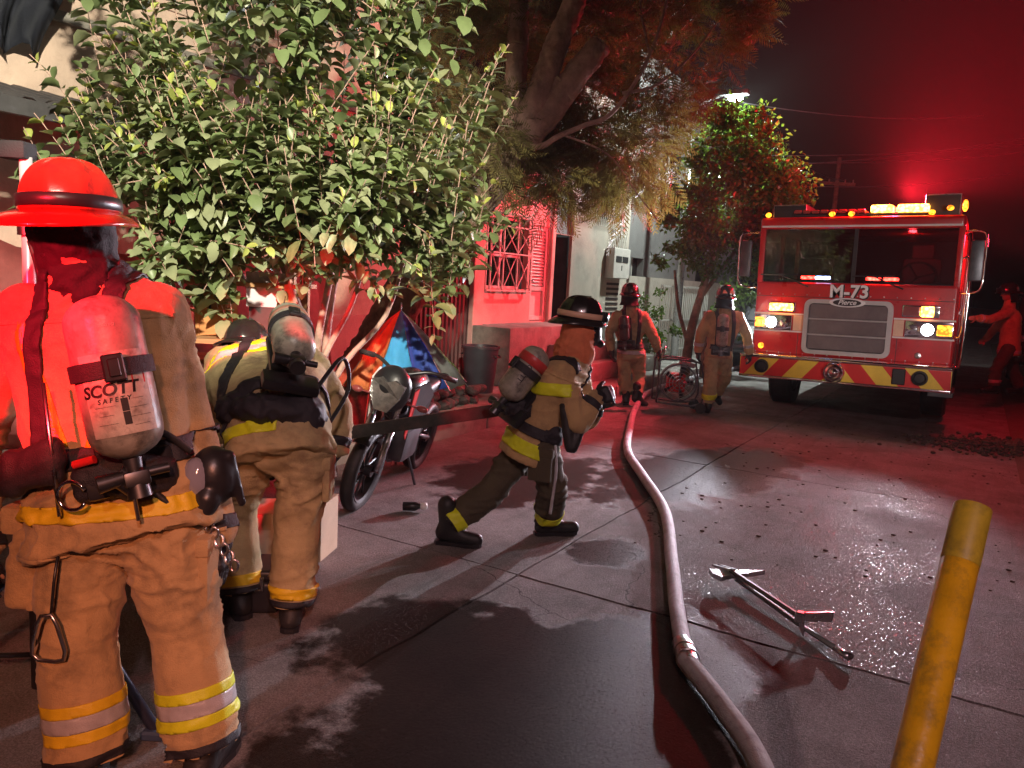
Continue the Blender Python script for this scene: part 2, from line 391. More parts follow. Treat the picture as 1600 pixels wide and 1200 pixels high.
def sheet(x0, x1, y0, y1, z, nx=1, ny=1, h=None):
    bm = bmesh.new()
    V = [[bm.verts.new((x0 + (x1 - x0) * i / nx, y0 + (y1 - y0) * j / ny, z)) for i in range(nx + 1)] for j in range(ny + 1)]
    for j in range(ny):
        for i in range(nx): bm.faces.new((V[j][i], V[j][i + 1], V[j + 1][i + 1], V[j + 1][i]))
    if h:
        for v in bm.verts: v.co.z += h(v.co)
    return bm
tag(obj('ground', sheet(-600, 600, -600, 600, -0.09), M['soil']), kind='structure')
road = tag(obj('road', sheet(-4.6, 3.2, -14, 70, -0.045), M['joint']), kind='structure')
# cast concrete slabs, each with worn, slightly wandering edges
xs = [-4.6, -2.08, 0.62, 3.2]
ys = [-14, -10.4, -7.0, -3.5, 0.1, 3.64, 7.2, 10.8, 14.4, 18, 22, 26, 30, 36, 42, 50, 60, 70]
def jit(p, q): return 0.022 * noise.noise(Vector((p * 2.6, q * 2.6, 3.3))) + 0.008 * noise.noise(Vector((p * 11, q * 11, 9)))
for i in range(3):
    for j in range(len(ys) - 1):
        x0, x1, y0, y1 = xs[i], xs[i + 1], ys[j], ys[j + 1]
        near = y0 < 12 and y1 > -1
        n = 40 if near else 6
        g_ = 0.007
        loop = []
        for k in range(n): loop.append((x0 + g_ + (x1 - x0 - 2 * g_) * k / n, y0 + g_ + jit(x0 + (x1 - x0) * k / n, y0)))
        for k in range(n): loop.append((x1 - g_ + jit(x1, y0 + (y1 - y0) * k / n), y0 + g_ + (y1 - y0 - 2 * g_) * k / n))
        for k in range(n): loop.append((x1 - g_ - (x1 - x0 - 2 * g_) * k / n, y1 - g_ + jit(x1 - (x1 - x0) * k / n, y1)))
        for k in range(n): loop.append((x0 + g_ + jit(x0, y1 - (y1 - y0) * k / n), y1 - g_ - (y1 - y0 - 2 * g_) * k / n))
        bm = bmesh.new(); dz = rnd.uniform(-0.004, 0.0)
        f = bm.faces.new([bm.verts.new((a, b_, dz)) for a, b_ in loop])
        ex = bmesh.ops.inset_region(bm, faces=[f], thickness=0.010, depth=0.0)
        rim = set(bm.verts) - set(f.verts)
        for v in rim: v.co.z -= 0.012
        edges = [e for e in bm.edges if e.is_boundary]
        r = bmesh.ops.extrude_edge_only(bm, edges=edges)
        for v in r['geom']:
            if isinstance(v, bmesh.types.BMVert): v.co.z -= 0.04
        obj('slab', bm, M['road'], road)
# left pavement with kerb
pav = tag(obj('pavement', bx(-6.62, -4.82, -14, 60, -0.05, 0.13), M['pave']), kind='structure')
for k in range(30):
    obj('kerb_stone', bx(-4.81, -4.62, -6 + k * 1.2, -6 + k * 1.2 + 1.185, -0.05, 0.15 + rnd.uniform(-.006, .006), 0.02, 2), M['pave'], pav)
# right-hand verge of trodden earth
def hv(p):
    e = max(0.0, min(1.0, (p.x - 0.55) / 0.9)) * max(0.0, min(1.0, (p.y - 9.0) / 2.5))
    return 0.24 * e + 0.05 * noise.noise(p * 1.3) * e
tag(obj('verge', sheet(0.5, 7.5, 8.6, 40, 0.004, 40, 90, hv), M['soil'], smooth=True), kind='structure')
# spilled earth and stones by the engine, one mass
bm = bmesh.new()
for k in range(900):
    u1 = rnd.gauss(0, 1); v1 = rnd.gauss(0, 1)
    x, y = 0.45 + 0.42 * u1, 10.75 + 0.34 * v1 + 0.15 * u1
    s = abs(rnd.gauss(0.014, 0.012)) + 0.004
    ball(bm, (x, y, 0.0 + s * 0.4 + 0.03 * math.exp(-(u1 * u1 + v1 * v1))), (s, s * rnd.uniform(.6, 1.2), s * .6), 5, 4)
for k in range(260):
    x, y = rnd.uniform(-2.0, 1.6), rnd.uniform(4.5, 11); s = rnd.uniform(0.003, 0.014)
    ball(bm, (x, y, s * 0.3), (s * 1.3, s, s * .5), 5, 4)
tag(obj('gravel', bm, mat('gravel', (0.11, 0.085, 0.07), 0.9, var=0.4, scale=40)), 'loose earth and stones spilled on the road', 'gravel', kind='stuff')
# ================================================================== FIRE ENGINE
M['fire_red'] = mat('engine_red_paint', (0.50, 0.012, 0.016), 0.28, var=0.12, scale=3, coat=0.6, dirt=(0.10, 0.02, 0.02), dirt_amt=0.35, dscale=2.5)
M['engine_dark'] = mat('engine_dark', (0.016, 0.015, 0.016), 0.6, var=0.3)
M['chev_red'] = mat('chevron_red', (0.62, 0.02, 0.02), 0.4, var=0.1)
M['chev_yellow'] = mat('chevron_yellow', (0.78, 0.55, 0.06), 0.4, var=0.1)
M['stripe'] = mat('reflective_stripe', (0.72, 0.45, 0.30), 0.4, var=0.1)
M['stripe_white'] = mat('white_stripe', (0.7, 0.62, 0.6), 0.4, var=0.1)
M['grille'] = mat('grille_mesh', (0.17, 0.14, 0.14), 0.5, 0.4, var=0.2, bump=0.9, bscale=160)
def glow(name, col, s):
    m = bpy.data.materials.new(name); m.use_nodes = True
    b = m.node_tree.nodes['Principled BSDF']; b.inputs['Base Color'].default_value = (*[c * .5 for c in col], 1); b.inputs['Roughness'].default_value = .2
    t = m.node_tree; tc = t.nodes.new('ShaderNodeTexCoord'); vo = t.nodes.new('ShaderNodeTexVoronoi'); vo.inputs['Scale'].default_value = 24; t.links.new(tc.outputs['Object'], vo.inputs['Vector'])
    mr = t.nodes.new('ShaderNodeMapRange'); mr.inputs[1].default_value = .15; mr.inputs[2].default_value = .75; mr.inputs[3].default_value = s * 1.5; mr.inputs[4].default_value = s * .25   # LED cells
    t.links.new(vo.outputs['Distance'], mr.inputs[0]); t.links.new(mr.outputs[0], b.inputs['Emission Strength'])
    b.inputs['Emission Color'].default_value = (*col, 1)
    return m
M['lens_white'] = glow('lit_white_lens', (0.85, 0.95, 1.0), 45)
M['lens_amber'] = glow('lit_amber_lens', (1.0, 0.30, 0.02), 4)
M['lens_hot'] = glow('lit_amber_beacon', (1.0, 0.38, 0.05), 16)
M['lens_red'] = glow('lit_red_lens', (1.0, 0.03, 0.02), 14)
M['lens_blue'] = glow('lit_blue_lens', (0.35, 0.5, 1.0), 22)
M['marker'] = glow('lit_marker', (1.0, 0.40, 0.02), 3.0)
M['lens_off'] = mat('unlit_lens', (0.25, 0.05, 0.05), 0.15, var=0.1, coat=0.6)
def glass_mat(name, tint, refl=0.10):
    m = bpy.data.materials.new(name); m.use_nodes = True; t = m.node_tree; t.nodes.clear()
    o = t.nodes.new('ShaderNodeOutputMaterial'); mx = t.nodes.new('ShaderNodeMixShader'); tr = t.nodes.new('ShaderNodeBsdfTransparent'); gl = t.nodes.new('ShaderNodeBsdfGlossy')
    fr = t.nodes.new('ShaderNodeFresnel'); fr.inputs[0].default_value = 1.5
    ad = t.nodes.new('ShaderNodeMath'); ad.operation = 'ADD'; ad.inputs[1].default_value = refl - 0.04; t.links.new(fr.outputs[0], ad.inputs[0])
    tr.inputs[0].default_value = (*tint, 1); gl.inputs[0].default_value = (1, 1, 1, 1); gl.inputs[1].default_value = 0.03
    t.links.new(ad.outputs[0], mx.inputs[0]); t.links.new(tr.outputs[0], mx.inputs[1]); t.links.new(gl.outputs[0], mx.inputs[2]); t.links.new(mx.outputs[0], o.inputs[0])
    return m
M['glass'] = glass_mat('windscreen_glass', (0.42, 0.36, 0.38), 0.07)
M['window_glass'] = glass_mat('window_glass', (0.5, 0.5, 0.5), 0.06)

T = empty('fire_engine', (-1.48, 11.2, 0), 0, 'red fire engine with amber roof beacons, chrome grille and striped bumper', 'fire engine')
T.rotation_euler = (0, R(-1.1), 0)
red = M['fire_red']; M['bright_metal'] = mat('polished_metal', (0.6, 0.58, 0.58), 0.32, 0.55, var=0.1)
# cab: lower front, sides, pillars, roof
bm = bx(-1.25, 1.25, 0.0, 0.10, 0.84, 1.86, 0.04, 3)
cab = obj('cab', bm, red, T, 'auto')
obj('cab_floor', bx(-1.2, 1.2, 0.12, 2.6, 0.62, 1.0), M['engine_dark'], T)
for s in (-1, 1):
    bm = bmesh.new()
    box(bm, (s * 1.215, 1.35, 1.24), (0.06, 2.48, 1.2), None, 0.02, 2)
    box(bm, (s * 1.215, 0.06, 2.22), (0.075, 0.11, 0.78), None, 0.02, 2)
    box(bm, (s * 1.215, 1.25, 2.22), (0.06, 0.14, 0.78), None, 0.01)
    box(bm, (s * 1.215, 2.5, 2.22), (0.06, 0.18, 0.78), None, 0.01)
    obj('cab_side', bm, red, T, 'auto')
    obj('side_window', bx(s * 1.215 - .005, s * 1.215 + .005, 0.13, 1.17, 1.87, 2.58), M['glass'], T)
bm = bx(-1.25, 1.25, -0.03, 2.62, 2.58, 2.74, 0.05, 3)
obj('cab_roof', bm, red, T, 'auto')
obj('roof_trim', bx(-1.22, 1.22, -0.052, -0.032, 2.60, 2.625), M['stripe_white'], T)
obj('cab_back', bx(-1.2, 1.2, 2.55, 2.6, 1.0, 2.6), M['engine_dark'], T)
for x0, x1 in ((-1.178, -0.025), (0.025, 1.178)):
    obj('windscreen', bx(x0, x1, 0.03, 0.042, 1.87, 2.575), M['glass'], T)
obj('screen_divider', bx(-0.024, 0.024, 0.012, 0.06, 1.862, 2.578), M['engine_dark'], T)
obj('dashboard', bx(-1.17, 1.17, 0.10, 0.55, 1.55, 1.90, 0.05, 2), M['engine_dark'], T)
for sx in (-0.72, 0.72):
    bm = bmesh.new(); box(bm, (sx, 1.15, 1.5), (0.52, 0.5, 0.16), None, 0.05, 2); box(bm, (sx, 1.42, 1.9), (0.5, 0.14, 0.72), None, 0.05, 2); box(bm, (sx, 1.42, 2.36), (0.28, 0.11, 0.2), None, 0.04, 2)
    obj('seat', bm, mat('seat_cloth', (0.13, 0.11, 0.11), 0.8, var=0.2), T, 'auto')
bm = bmesh.new(); tube(bm, [(0.72 + 0.23 * math.cos(a * PI / 12), 0.62 + 0.09 * math.sin(a * PI / 12), 1.98 + 0.2 * math.sin(a * PI / 12)) for a in range(24)], 0.018, 6, True)
for a in (0.3, 2.1, 4.1): tube(bm, [(0.72, 0.6, 1.97), (0.72 + 0.22 * math.cos(a), 0.62 + 0.09 * math.sin(a), 1.98 + 0.19 * math.sin(a))], 0.012, 6)
obj('steering_wheel', bm, M['engine_dark'], T, True)
# rear body
bm = bx(-1.25, 1.25, 2.72, 8.6, 0.62, 2.72, 0.03, 2); obj('rear_body', bm, red, T, 'auto')
for s in (-1, 1):
    for k in range(4):
        obj('locker_shutter', bx(s * 1.252 - .012, s * 1.252 + .012, 3.0 + k * 1.38, 4.24 + k * 1.38, 1.0, 2.4, 0.008), M['steel'], T)
obj('hose_bed', bx(-1.1, 1.1, 3.0, 8.3, 2.722, 2.95, 0.02), M['engine_dark'], T)
# stripes on the cab front
for x0, x1 in ((-1.252, -0.56), (0.54, 1.252)):
    for z in (1.405, 1.165): obj('white_stripe', bx(x0, x1, -0.007, 0.0, z, z + 0.022), M['stripe_white'], T)
obj('stripe_panel', bx(-0.715, -0.565, -0.006, 0.0, 1.192, 1.40), M['stripe'], T); obj('stripe_panel', bx(0.545, 0.665, -0.006, 0.0, 1.192, 1.40), M['stripe'], T)
for x in (-0.64, 0.60): obj('panel_seam', bx(x - .004, x + .004, -.003, .001, 0.86, 1.16), M['engine_dark'], T)
obj('panel_seam', bx(-1.24, 1.24, -.003, .001, 1.655, 1.663), M['engine_dark'], T)
for k in range(16):
    for z in (1.69, 0.875):
        bm = bmesh.new(); lathe(bm, [(.001, 0), (.009, 0), (.006, .004), (.001, .005)], (-1.2 + k * .16, -.0005, z), (0, -1, 0), 8); obj('rivet', bm, M['steel'], T)
for s_ in (-1, 1):
    for y_ in (0.16, 1.18): obj('door_seam', bx(s_ * 1.247 - .003, s_ * 1.247 + .003, y_ - .005, y_ + .005, 0.7, 1.84), M['engine_dark'], T)
    obj('door_handle', bx(s_ * 1.26 - .015, s_ * 1.26 + .015, 1.0, 1.14, 1.5, 1.54), M['chrome'], T)
# grille
def rrect(x0, x1, z0, z1, r, y, n=5):
    out = []
    for (cx, cz, a0) in ((x1 - r, z1 - r, 0), (x0 + r, z1 - r, PI / 2), (x0 + r, z0 + r, PI), (x1 - r, z0 + r, 1.5 * PI)):
        for k in range(n + 1):
            a = a0 + PI / 2 * k / n; out.append(Vector((cx + r * math.cos(a), y, cz + r * math.sin(a))))
    return out
G = obj('grille', bx(-0.51, 0.47, -0.03, 0.0, 0.94, 1.58), M['engine_dark'], T)
bm = bmesh.new()
o_ = rrect(-0.57, 0.53, 0.89, 1.635, 0.09, -0.075); i_ = rrect(-0.51, 0.47, 0.945, 1.58, 0.055, -0.075)
o2 = [Vector((p.x, 0.0, p.z)) for p in o_]; i2 = [Vector((p.x, 0.0, p.z)) for p in i_]
loft(bm, [o2, o_, i_, i2], cap=False); obj('frame', bm, M['bright_metal'], G, 'auto')
for k in range(3):
    z0 = 0.955 + k * 0.213
    obj('mesh_panel', bx(-0.505, 0.465, -0.05, -0.032, z0, z0 + 0.188, 0.006), M['grille'], G)
    if k: obj('bar', bx(-0.512, 0.472, -0.072, -0.03, z0 - 0.024, z0 - 0.001, 0.006), M['bright_metal'], G)
bm = bmesh.new(); lathe(bm, [(0.001, 0), (1, 0), (1, 0.5), (0.86, 1.0), (0.001, 1.0)], n=36)
for v in bm.verts: v.co = Vector((v.co.x * 0.225 - 0.03, -0.078 - v.co.z * 0.022, v.co.y * 0.062 + 1.60))
E_ = obj('emblem', bm, M['white_letter'], G, 'auto')
bm = bmesh.new(); lathe(bm, [(0.001, 0), (1, 0), (1, 1), (0.001, 1.0)], n=36)
for v in bm.verts: v.co = Vector((v.co.x * 0.175 - 0.03, -0.101 - v.co.z * 0.004, v.co.y * 0.045 + 1.60))
obj('emblem_field', bm, M['ink'], G)
me = text_mesh('Pierce', 0.088, 0.004, 0.0015, 0.35); obj('emblem_lettering', me, M['white_letter'], G, loc=(-0.03, -0.108, 1.602), rot=(R(90), 0, 0))
# unit number
me = text_mesh('M-73', 0.235, 0.006, 0.013); o = obj('number_outline', me, M['ink'], T, loc=(-0.018, -0.004, 1.733), rot=(R(90), 0, 0))  # black outline print behind the white number
me = text_mesh('M-73', 0.235, 0.006, 0.0065); o = obj('number_lettering', me, M['white_letter'], T, loc=(-0.03, -0.011, 1.742), rot=(R(90), 0, 0))
# lamps on the front
def lens_box(name, x0, x1, z0, z1, m, y0=-0.05, y1=0.0, parent=T, bev=0.012):
    return obj(name, bx(x0, x1, y0, y1, z0, z1, bev, 2), m, parent, 'auto')
for side, (a, b_) in enumerate(((-1.235, -0.73), (0.68, 1.235))):
    hb = lens_box('headlight_bezel', a, b_, 1.185, 1.40, M['chrome'], -0.035)
    if side == 0:
        spots = [(-1.22, -1.11, 'turn_signal', 'lens_amber'), (-1.095, -0.915, 'headlight', 'lens_white'), (-0.90, -0.745, 'lamp_unlit', 'lens_off')]
    else:
        spots = [(0.695, 0.83, 'lamp_unlit', 'lens_off'), (0.845, 1.035, 'headlight', 'lens_white'), (1.05, 1.22, 'turn_signal', 'lens_amber')]
    for x0, x1, nm, mm in spots:
        if nm == 'headlight':
            bm = bmesh.new(); lathe(bm, [(0.001, -0.01), (0.075, -0.01), (0.07, 0.02), (0.001, 0.035)], ((x0 + x1) / 2, -0.04, 1.292), (0, -1, 0), 20); obj(nm, bm, M[mm], hb, 'auto')
        elif nm == 'turn_signal': lens_box(nm, x0, x1, 1.225, 1.36, M[mm], -0.075, -0.036, hb)
        else:
            bm = bmesh.new(); lathe(bm, [(0.001, -0.01), (0.068, -0.01), (0.06, 0.02), (0.001, 0.03)], ((x0 + x1) / 2, -0.04, 1.292), (0, -1, 0), 20); obj(nm, bm, M['chrome'], hb, 'auto')
wb = lens_box('warning_light', -1.06, -0.70, 1.445, 1.575, M['chrome'], -0.03)
lens_box('lens', -1.04, -0.72, 1.46, 1.56, M['lens_hot'], -0.07, -0.031, wb, 0.025)
wb = lens_box('warning_light', 0.63, 1.06, 1.445, 1.60, M['chrome'], -0.03)
lens_box('lens', 0.645, 0.84, 1.46, 1.585, M['lens_off'], -0.07, -0.031, wb, 0.02); lens_box('lens', 0.85, 1.0, 1.455, 1.59, M['lens_hot'], -0.075, -0.031, wb, 0.03)
for x, mm in ((-1.13, 'marker'), (0.86, 'steel')):
    bm = bmesh.new(); lathe(bm, [(0.001, 0), (0.042, 0), (0.034, 0.016), (0.001, 0.022)], (x, -0.002, 0.955), (0, -1, 0), 16); obj('front_reflector', bm, M[mm], T, 'auto')
# lamps behind the screen and wipers
for a, mm in ((-0.66, 'lens_red'), (-0.47, 'lens_blue'), (0.16, 'lens_red'), (0.37, 'lens_red')):
    lens_box('screen_light', a, a + 0.185, 1.905, 1.945, M[mm], -0.004, 0.026, T, 0.01)
for a, b_, c in ((-0.55, -0.95, 0.05), (0.62, 0.25, 0.0)):
    bm = bmesh.new(); tube(bm, [(a, -0.03, 1.80), (a - 0.2, -0.02, 1.88), (b_, -0.015, 1.965)], 0.011, 6); tube(bm, [(b_ - .25, -0.012, 1.955), (b_ + .25, -0.012, 1.965)], 0.011, 6)
    obj('wiper', bm, M['engine_dark'], T)
# bumper
B_ = obj('bumper', bx(-1.30, 1.28, -0.42, -0.02, 0.56, 0.84, 0.02, 2), M['dark_steel'], T, 'auto')
obj('chrome_lip', bx(-1.305, 1.285, -0.44, 0.0, 0.815, 0.862, 0.018, 3), M['chrome'], B_, 'auto')
obj('chrome_sill', bx(-1.30, 1.28, -0.44, -0.2, 0.540, 0.572, 0.01, 2), M['chrome'], B_, 'auto')
z0, z1 = 0.575, 0.812; wdt = 0.255
for s in (-1, 1):
    for k in range(6):
        a0 = k * wdt; a1 = a0 + wdt; sh = 0.20
        P = [(a0 + sh, z0), (a1 + sh, z0), (a1, z1), (a0, z1)]
        P = [(min(1.285, p[0]), p[1]) for p in P]
        if P[1][0] - P[0][0] < 0.01 and P[2][0] - P[3][0] < 0.01: continue
        bm = bmesh.new(); poly(bm, [(s * x - 0.01, -0.428 - 0.0005 * k, z) for x, z in P], (0, 0.006, 0)); obj('chevron', bm, M['chev_red' if k % 2 == 0 else 'chev_yellow'], B_)
    if True:
        bm = bmesh.new(); poly(bm, [(s * x - 0.01, -0.4275, z) for x, z in ((0, z0), (0.2, z0), (0.0, z1))], (0, 0.005, 0)); obj('chevron', bm, M['chev_yellow'], B_)
bm = bmesh.new(); lathe(bm, [(0.001, 0.0), (0.135, 0.0), (0.14, 0.05), (0.125, 0.075), (0.11, 0.06), (0.08, 0.075), (0.06, 0.06), (0.035, 0.085), (0.001, 0.09)], (-0.07, -0.42, 0.685), (0, -1, 0), 28); obj('siren', bm, M['chrome'], B_, 'auto')
for x in (-1.0, 0.93):
    bm = bmesh.new(); lathe(bm, [(0.001, 0.0), (0.095, 0.0), (0.09, 0.04), (0.075, 0.045), (0.055, 0.015), (0.001, 0.02)], (x, -0.425, 0.70), (0, -1, 0), 22); obj('horn', bm, M['engine_dark'], B_, 'auto')
obj('winch_box', bx(0.62, 0.77, -0.46, -0.42, 0.60, 0.80, 0.01), M['engine_dark'], B_)
# roof equipment
LB = obj('light_bar', bx(-0.86, 0.83, 0.10, 0.42, 2.745, 2.795, 0.015), M['engine_dark'], T)
for k in range(8): obj('clear_lens', bx(-0.84 + k * 0.115, -0.735 + k * 0.115, 0.085, 0.43, 2.797, 2.845, 0.012), M['lens_off'], LB)
for a, b_, mm in ((0.13, 0.40, 'lens_hot'), (0.45, 0.82, 'lens_hot')): obj('beacon', bx(a, b_, 0.08, 0.44, 2.797, 2.895, 0.03, 2), M[mm], LB, 'auto')
obj('beacon', bx(0.41, 0.44, 0.1, 0.42, 2.797, 2.87, 0.01), M['lens_red'], LB)
for x0, x1, z in ((-1.13, -0.68, 2.93), (0.76, 1.17, 3.02)):
    P_ = obj('roof_box', bx(x0, x1, 0.15, 0.75, 2.742, z, 0.015, 2), M['engine_dark'], T, 'auto')
    bm = bmesh.new(); tube(bm, [(x0 + .01, 0.142, 2.76), (x0 + .01, 0.142, z - .01), (x1 - .01, 0.142, z - .01), (x1 - .01, 0.142, 2.76)], 0.009, 6); obj('edge_rail', bm, M['steel'], P_)
for x, mm in ((-1.15, 'marker'), (-0.32, 'marker'), (-0.08, 'marker'), (1.06, 'marker'), (0.86, 'marker')):
    bm = bmesh.new(); ball(bm, (x, -0.03, 2.772 + (0.05 if x > 1 else 0)), (0.04, 0.03, 0.034), 12, 8); obj('marker_light', bm, M[mm], T, True)
bm = bmesh.new(); ball(bm, (1.215, 0.1, 2.86), (0.035, 0.05, 0.075), 12, 8); obj('marker_light', bm, M['lens_amber'], T, True)
# mirrors and grab rails
for s in (-1, 1):
    mr = empty('mirror', (s * 1.25, -0.02, 0)); mr.parent = T
    bm = bmesh.new(); tube(bm, smooth_path([(0, 0.05, 2.54), (s * 0.16, -0.06, 2.53), (s * 0.235, -0.1, 2.46), (s * 0.24, -0.1, 2.1), (s * 0.225, -0.1, 1.84), (s * 0.14, -0.06, 1.78), (0, 0.05, 1.77)], 4), 0.014, 8); obj('mirror_arm', bm, M['chrome'], mr, True)
    obj('mirror_head', bx(s * 0.15 - .075, s * 0.15 + .075, -0.115, -0.045, 1.92, 2.42, 0.025, 2), M['dark_steel'], mr, 'auto')
    obj('mirror_glass', bx(s * 0.15 - .06, s * 0.15 + .06, -0.045, -0.042, 1.95, 2.39), M['chrome'], mr)
bm = bmesh.new(); tube(bm, smooth_path([(1.25, 0.02, 2.2), (1.32, 0.0, 2.14), (1.32, 0.0, 1.3), (1.25, 0.02, 1.22)], 4), 0.016, 8); obj('grab_rail', bm, M['chrome'], T, True)
bm = bmesh.new(); tube(bm, smooth_path([(1.25, 0.30, 2.5), (1.34, 0.28, 2.42), (1.34, 0.28, 0.95), (1.25, 0.3, 0.85)], 4), 0.016, 8); obj('grab_rail', bm, M['chrome'], T, True)
obj('step', bx(1.0, 1.30, 0.15, 0.9, 0.42, 0.50, 0.01), M['dark_steel'], T)
obj('chassis', bx(-0.5, 0.5, -0.02, 8.4, 0.5, 0.66), M['engine_dark'], T)
bm = bmesh.new(); cyl(bm, (-0.8, 1.4, 0.54), (0.8, 1.4, 0.54), 0.08); obj('axle', bm, M['engine_dark'], T)
for y_ in (1.4, 6.4):
    for s in (-1, 1):
        wh = empty('wheel', (s * 1.04, y_, 0.535)); wh.parent = T
        bm = bmesh.new(); lathe(bm, [(0.32, -0.15), (0.50, -0.155), (0.53, -0.12), (0.53, 0.12), (0.50, 0.155), (0.32, 0.15), (0.32, -0.15)], (0, 0, 0), (1, 0, 0), 36, cap=False); obj('tyre', bm, M['rubber'], wh, 'auto')
        bm = bmesh.new(); lathe(bm, [(0.001, -0.10), (0.12, -0.12), (0.3, -0.08), (0.325, -0.13), (0.325, 0.13), (0.3, 0.08), (0.12, 0.12), (0.001, 0.10)], (0, 0, 0), (1, 0, 0), 28); obj('rim', bm, M['steel'], wh, 'auto')
        wh.location.z += s * 0.02
# the light those lamps throw, plus three added red lamps
lamp('headlight_beam', 'SPOT', (-1.0, -0.12, 1.29), 2400, WHITE, (-2.5, -8, 2.35), 0.05, 64, 0.7, T)
lamp('headlight_beam', 'SPOT', (0.94, -0.12, 1.29), 950, WHITE, (0.2, -8, 2.3), 0.05, 64, 0.7, T)
lamp('beacon_and_fill', 'POINT', (0.35, 0.26, 3.12), 430, RED, None, 0.12, parent=T)
lamp('beacon_and_fill', 'SPOT', (-1.5, 0.4, 2.95), 1000, ROSE, (-5.2, -2.8, 2.3), 0.10, 122, 0.5, T)
lamp('added_cab_light', 'POINT', (0.6, 0.9, 2.5), 9, (1, .05, .06), None, 0.05, parent=T)  # added dim red lamp that reddens the windscreen from inside
lamp('beacon_and_fill', 'POINT', (1.6, 0.9, 2.5), 90, RED, None, 0.10, parent=T)  # added red fill for the man reaching to the engine
lamp('beacon_and_fill', 'SPOT', (0.5, 0.26, 3.0), 26000, RED, (1.7, 1.26, 4.4), 0.10, 172, 1.0, T)  # added upward red spot that turns the air above the engine red
# ================================================================== HOUSES ON THE LEFT
X = -6.5
def plaster(name, col, var=0.15): return mat(name, col, 0.9, var=var, scale=1.6, bump=0.35, bscale=30, dirt=tuple(c * .45 for c in col), dirt_amt=0.55, dscale=1.3)
M['pl_peach'] = plaster('peach_plaster', (0.55, 0.40, 0.32))
M['pl_rose'] = plaster('rose_plaster', (0.55, 0.30, 0.27))
M['pl_white'] = plaster('white_plaster', (0.44, 0.38, 0.32))
M['pl_grey'] = plaster('grey_plaster', (0.15, 0.14, 0.135))
M['cement'] = mat('cement', (0.24, 0.215, 0.19), 0.9, var=0.25, bump=0.5, bscale=40, dirt=(0.07, 0.06, 0.05), dirt_amt=0.6, dscale=2.5)
M['iron_dark'] = mat('dark_iron', (0.05, 0.04, 0.04), 0.5, 0.5, var=0.3)
M['iron_white'] = mat('white_iron', (0.5, 0.47, 0.43), 0.45, 0.1, var=0.2)
M['door_white'] = mat('door_white', (0.55, 0.5, 0.46), 0.5, var=0.12)
M['near_black'] = mat('near_black', (0.01, 0.01, 0.011), 0.8, var=0.2)  # near-black colour in place of room shade, also on small dark plates
M['teal'] = mat('teal_panel', (0.16, 0.27, 0.27), 0.5, var=0.2)
M['roof_dark'] = mat('roof_sheet', (0.06, 0.055, 0.06), 0.6, 0.2, var=0.3)
M['wood'] = mat('raw_wood', (0.42, 0.22, 0.10), 0.75, var=0.3, scale=3, bump=0.3, stretch=(2, 2, 18))
def wall_with_holes(y0, y1, z0, z1, holes, xf=X, th=0.25):
    """front wall facing the street, thickness behind it, with real openings"""
    ysn = sorted({y0, y1, *[h[0] for h in holes], *[h[1] for h in holes]})
    zsn = sorted({z0, z1, *[h[2] for h in holes], *[h[3] for h in holes]})
    bm = bmesh.new(); V = {}
    def vt(x, a, b_):
        k = (round(x, 4), round(a, 4), round(b_, 4))
        if k not in V: V[k] = bm.verts.new(k)
        return V[k]
    solid = {}
    for i in range(len(ysn) - 1):
        for j in range(len(zsn) - 1):
            cy, cz = (ysn[i] + ysn[i + 1]) / 2, (zsn[j] + zsn[j + 1]) / 2
            solid[i, j] = not any(h[0] < cy < h[1] and h[2] < cz < h[3] for h in holes)
    for (i, j), s in solid.items():
        if not s: continue
        a, b_, c, d = ysn[i], ysn[i + 1], zsn[j], zsn[j + 1]
        bm.faces.new([vt(xf, *p) for p in ((a, c), (b_, c), (b_, d), (a, d))]); bm.faces.new([vt(xf - th, *p) for p in ((a, c), (a, d), (b_, d), (b_, c))])
        for (di, dj, p, q) in ((-1, 0, (a, c), (a, d)), (1, 0, (b_, c), (b_, d)), (0, -1, (a, c), (b_, c)), (0, 1, (a, d), (b_, d))):
            if not solid.get((i + di, j + dj), False):
                bm.faces.new([vt(xf, *p), vt(xf, *q), vt(xf - th, *q), vt(xf - th, *p)])
    return bm
# ---- peach house beside the shrub
H = empty('peach_house', (X, 2.5, 0.13), 0, 'peach plastered house wall with a dark awning edge behind the leafy shrub', 'house')
H.location = (0, 0, 0)
obj('wall', wall_with_holes(-6, 7.95, 0.13, 5.6, [(-3.0, -1.9, 1.0, 2.2)]), M['pl_peach'], H)
obj('dado', bx(X, X + 0.03, -5.99, 7.9, 0.13, 1.15), M['pl_rose'], H)
obj('lintel_band', bx(X, X + 0.05, -5.99, 7.9, 3.5, 3.58), M['cement'], H)
aw = obj('awning', bmesh.new(), M['roof_dark'], H)
bm = bmesh.new()
prof = [(a * 0.05, 0.018 * (1 if (a % 4) < 2 else -1)) for a in range(0, 176)]
r0 = [Vector((X - 0.0, -4.0 + p, 2.92 + q)) for p, q in prof]; r1 = [Vector((X + 1.35, -4.0 + p, 2.60 + q)) for p, q in prof]
for k in range(len(prof) - 1): bm.faces.new((bm.verts.new(r0[k]), bm.verts.new(r0[k + 1]), bm.verts.new(r1[k + 1]), bm.verts.new(r1[k])))
bmesh.ops.remove_doubles(bm, verts=bm.verts[:], dist=1e-4); bmesh.ops.solidify(bm, geom=bm.faces[:], thickness=0.006)
bm.to_mesh(aw.data); bm.free()
obj('awning_edge', bx(X + 1.33, X + 1.38, -4.0, 4.75, 2.5, 2.6), M['roof_dark'], H)
for y_ in (-3.9, 1.55, 4.6):
    bm = bmesh.new(); cyl(bm, (X + 1.36, y_, 0.13), (X + 1.36, y_, 2.52), 0.03, n=12); obj('awning_post', bm, M['iron_white'], H, True)
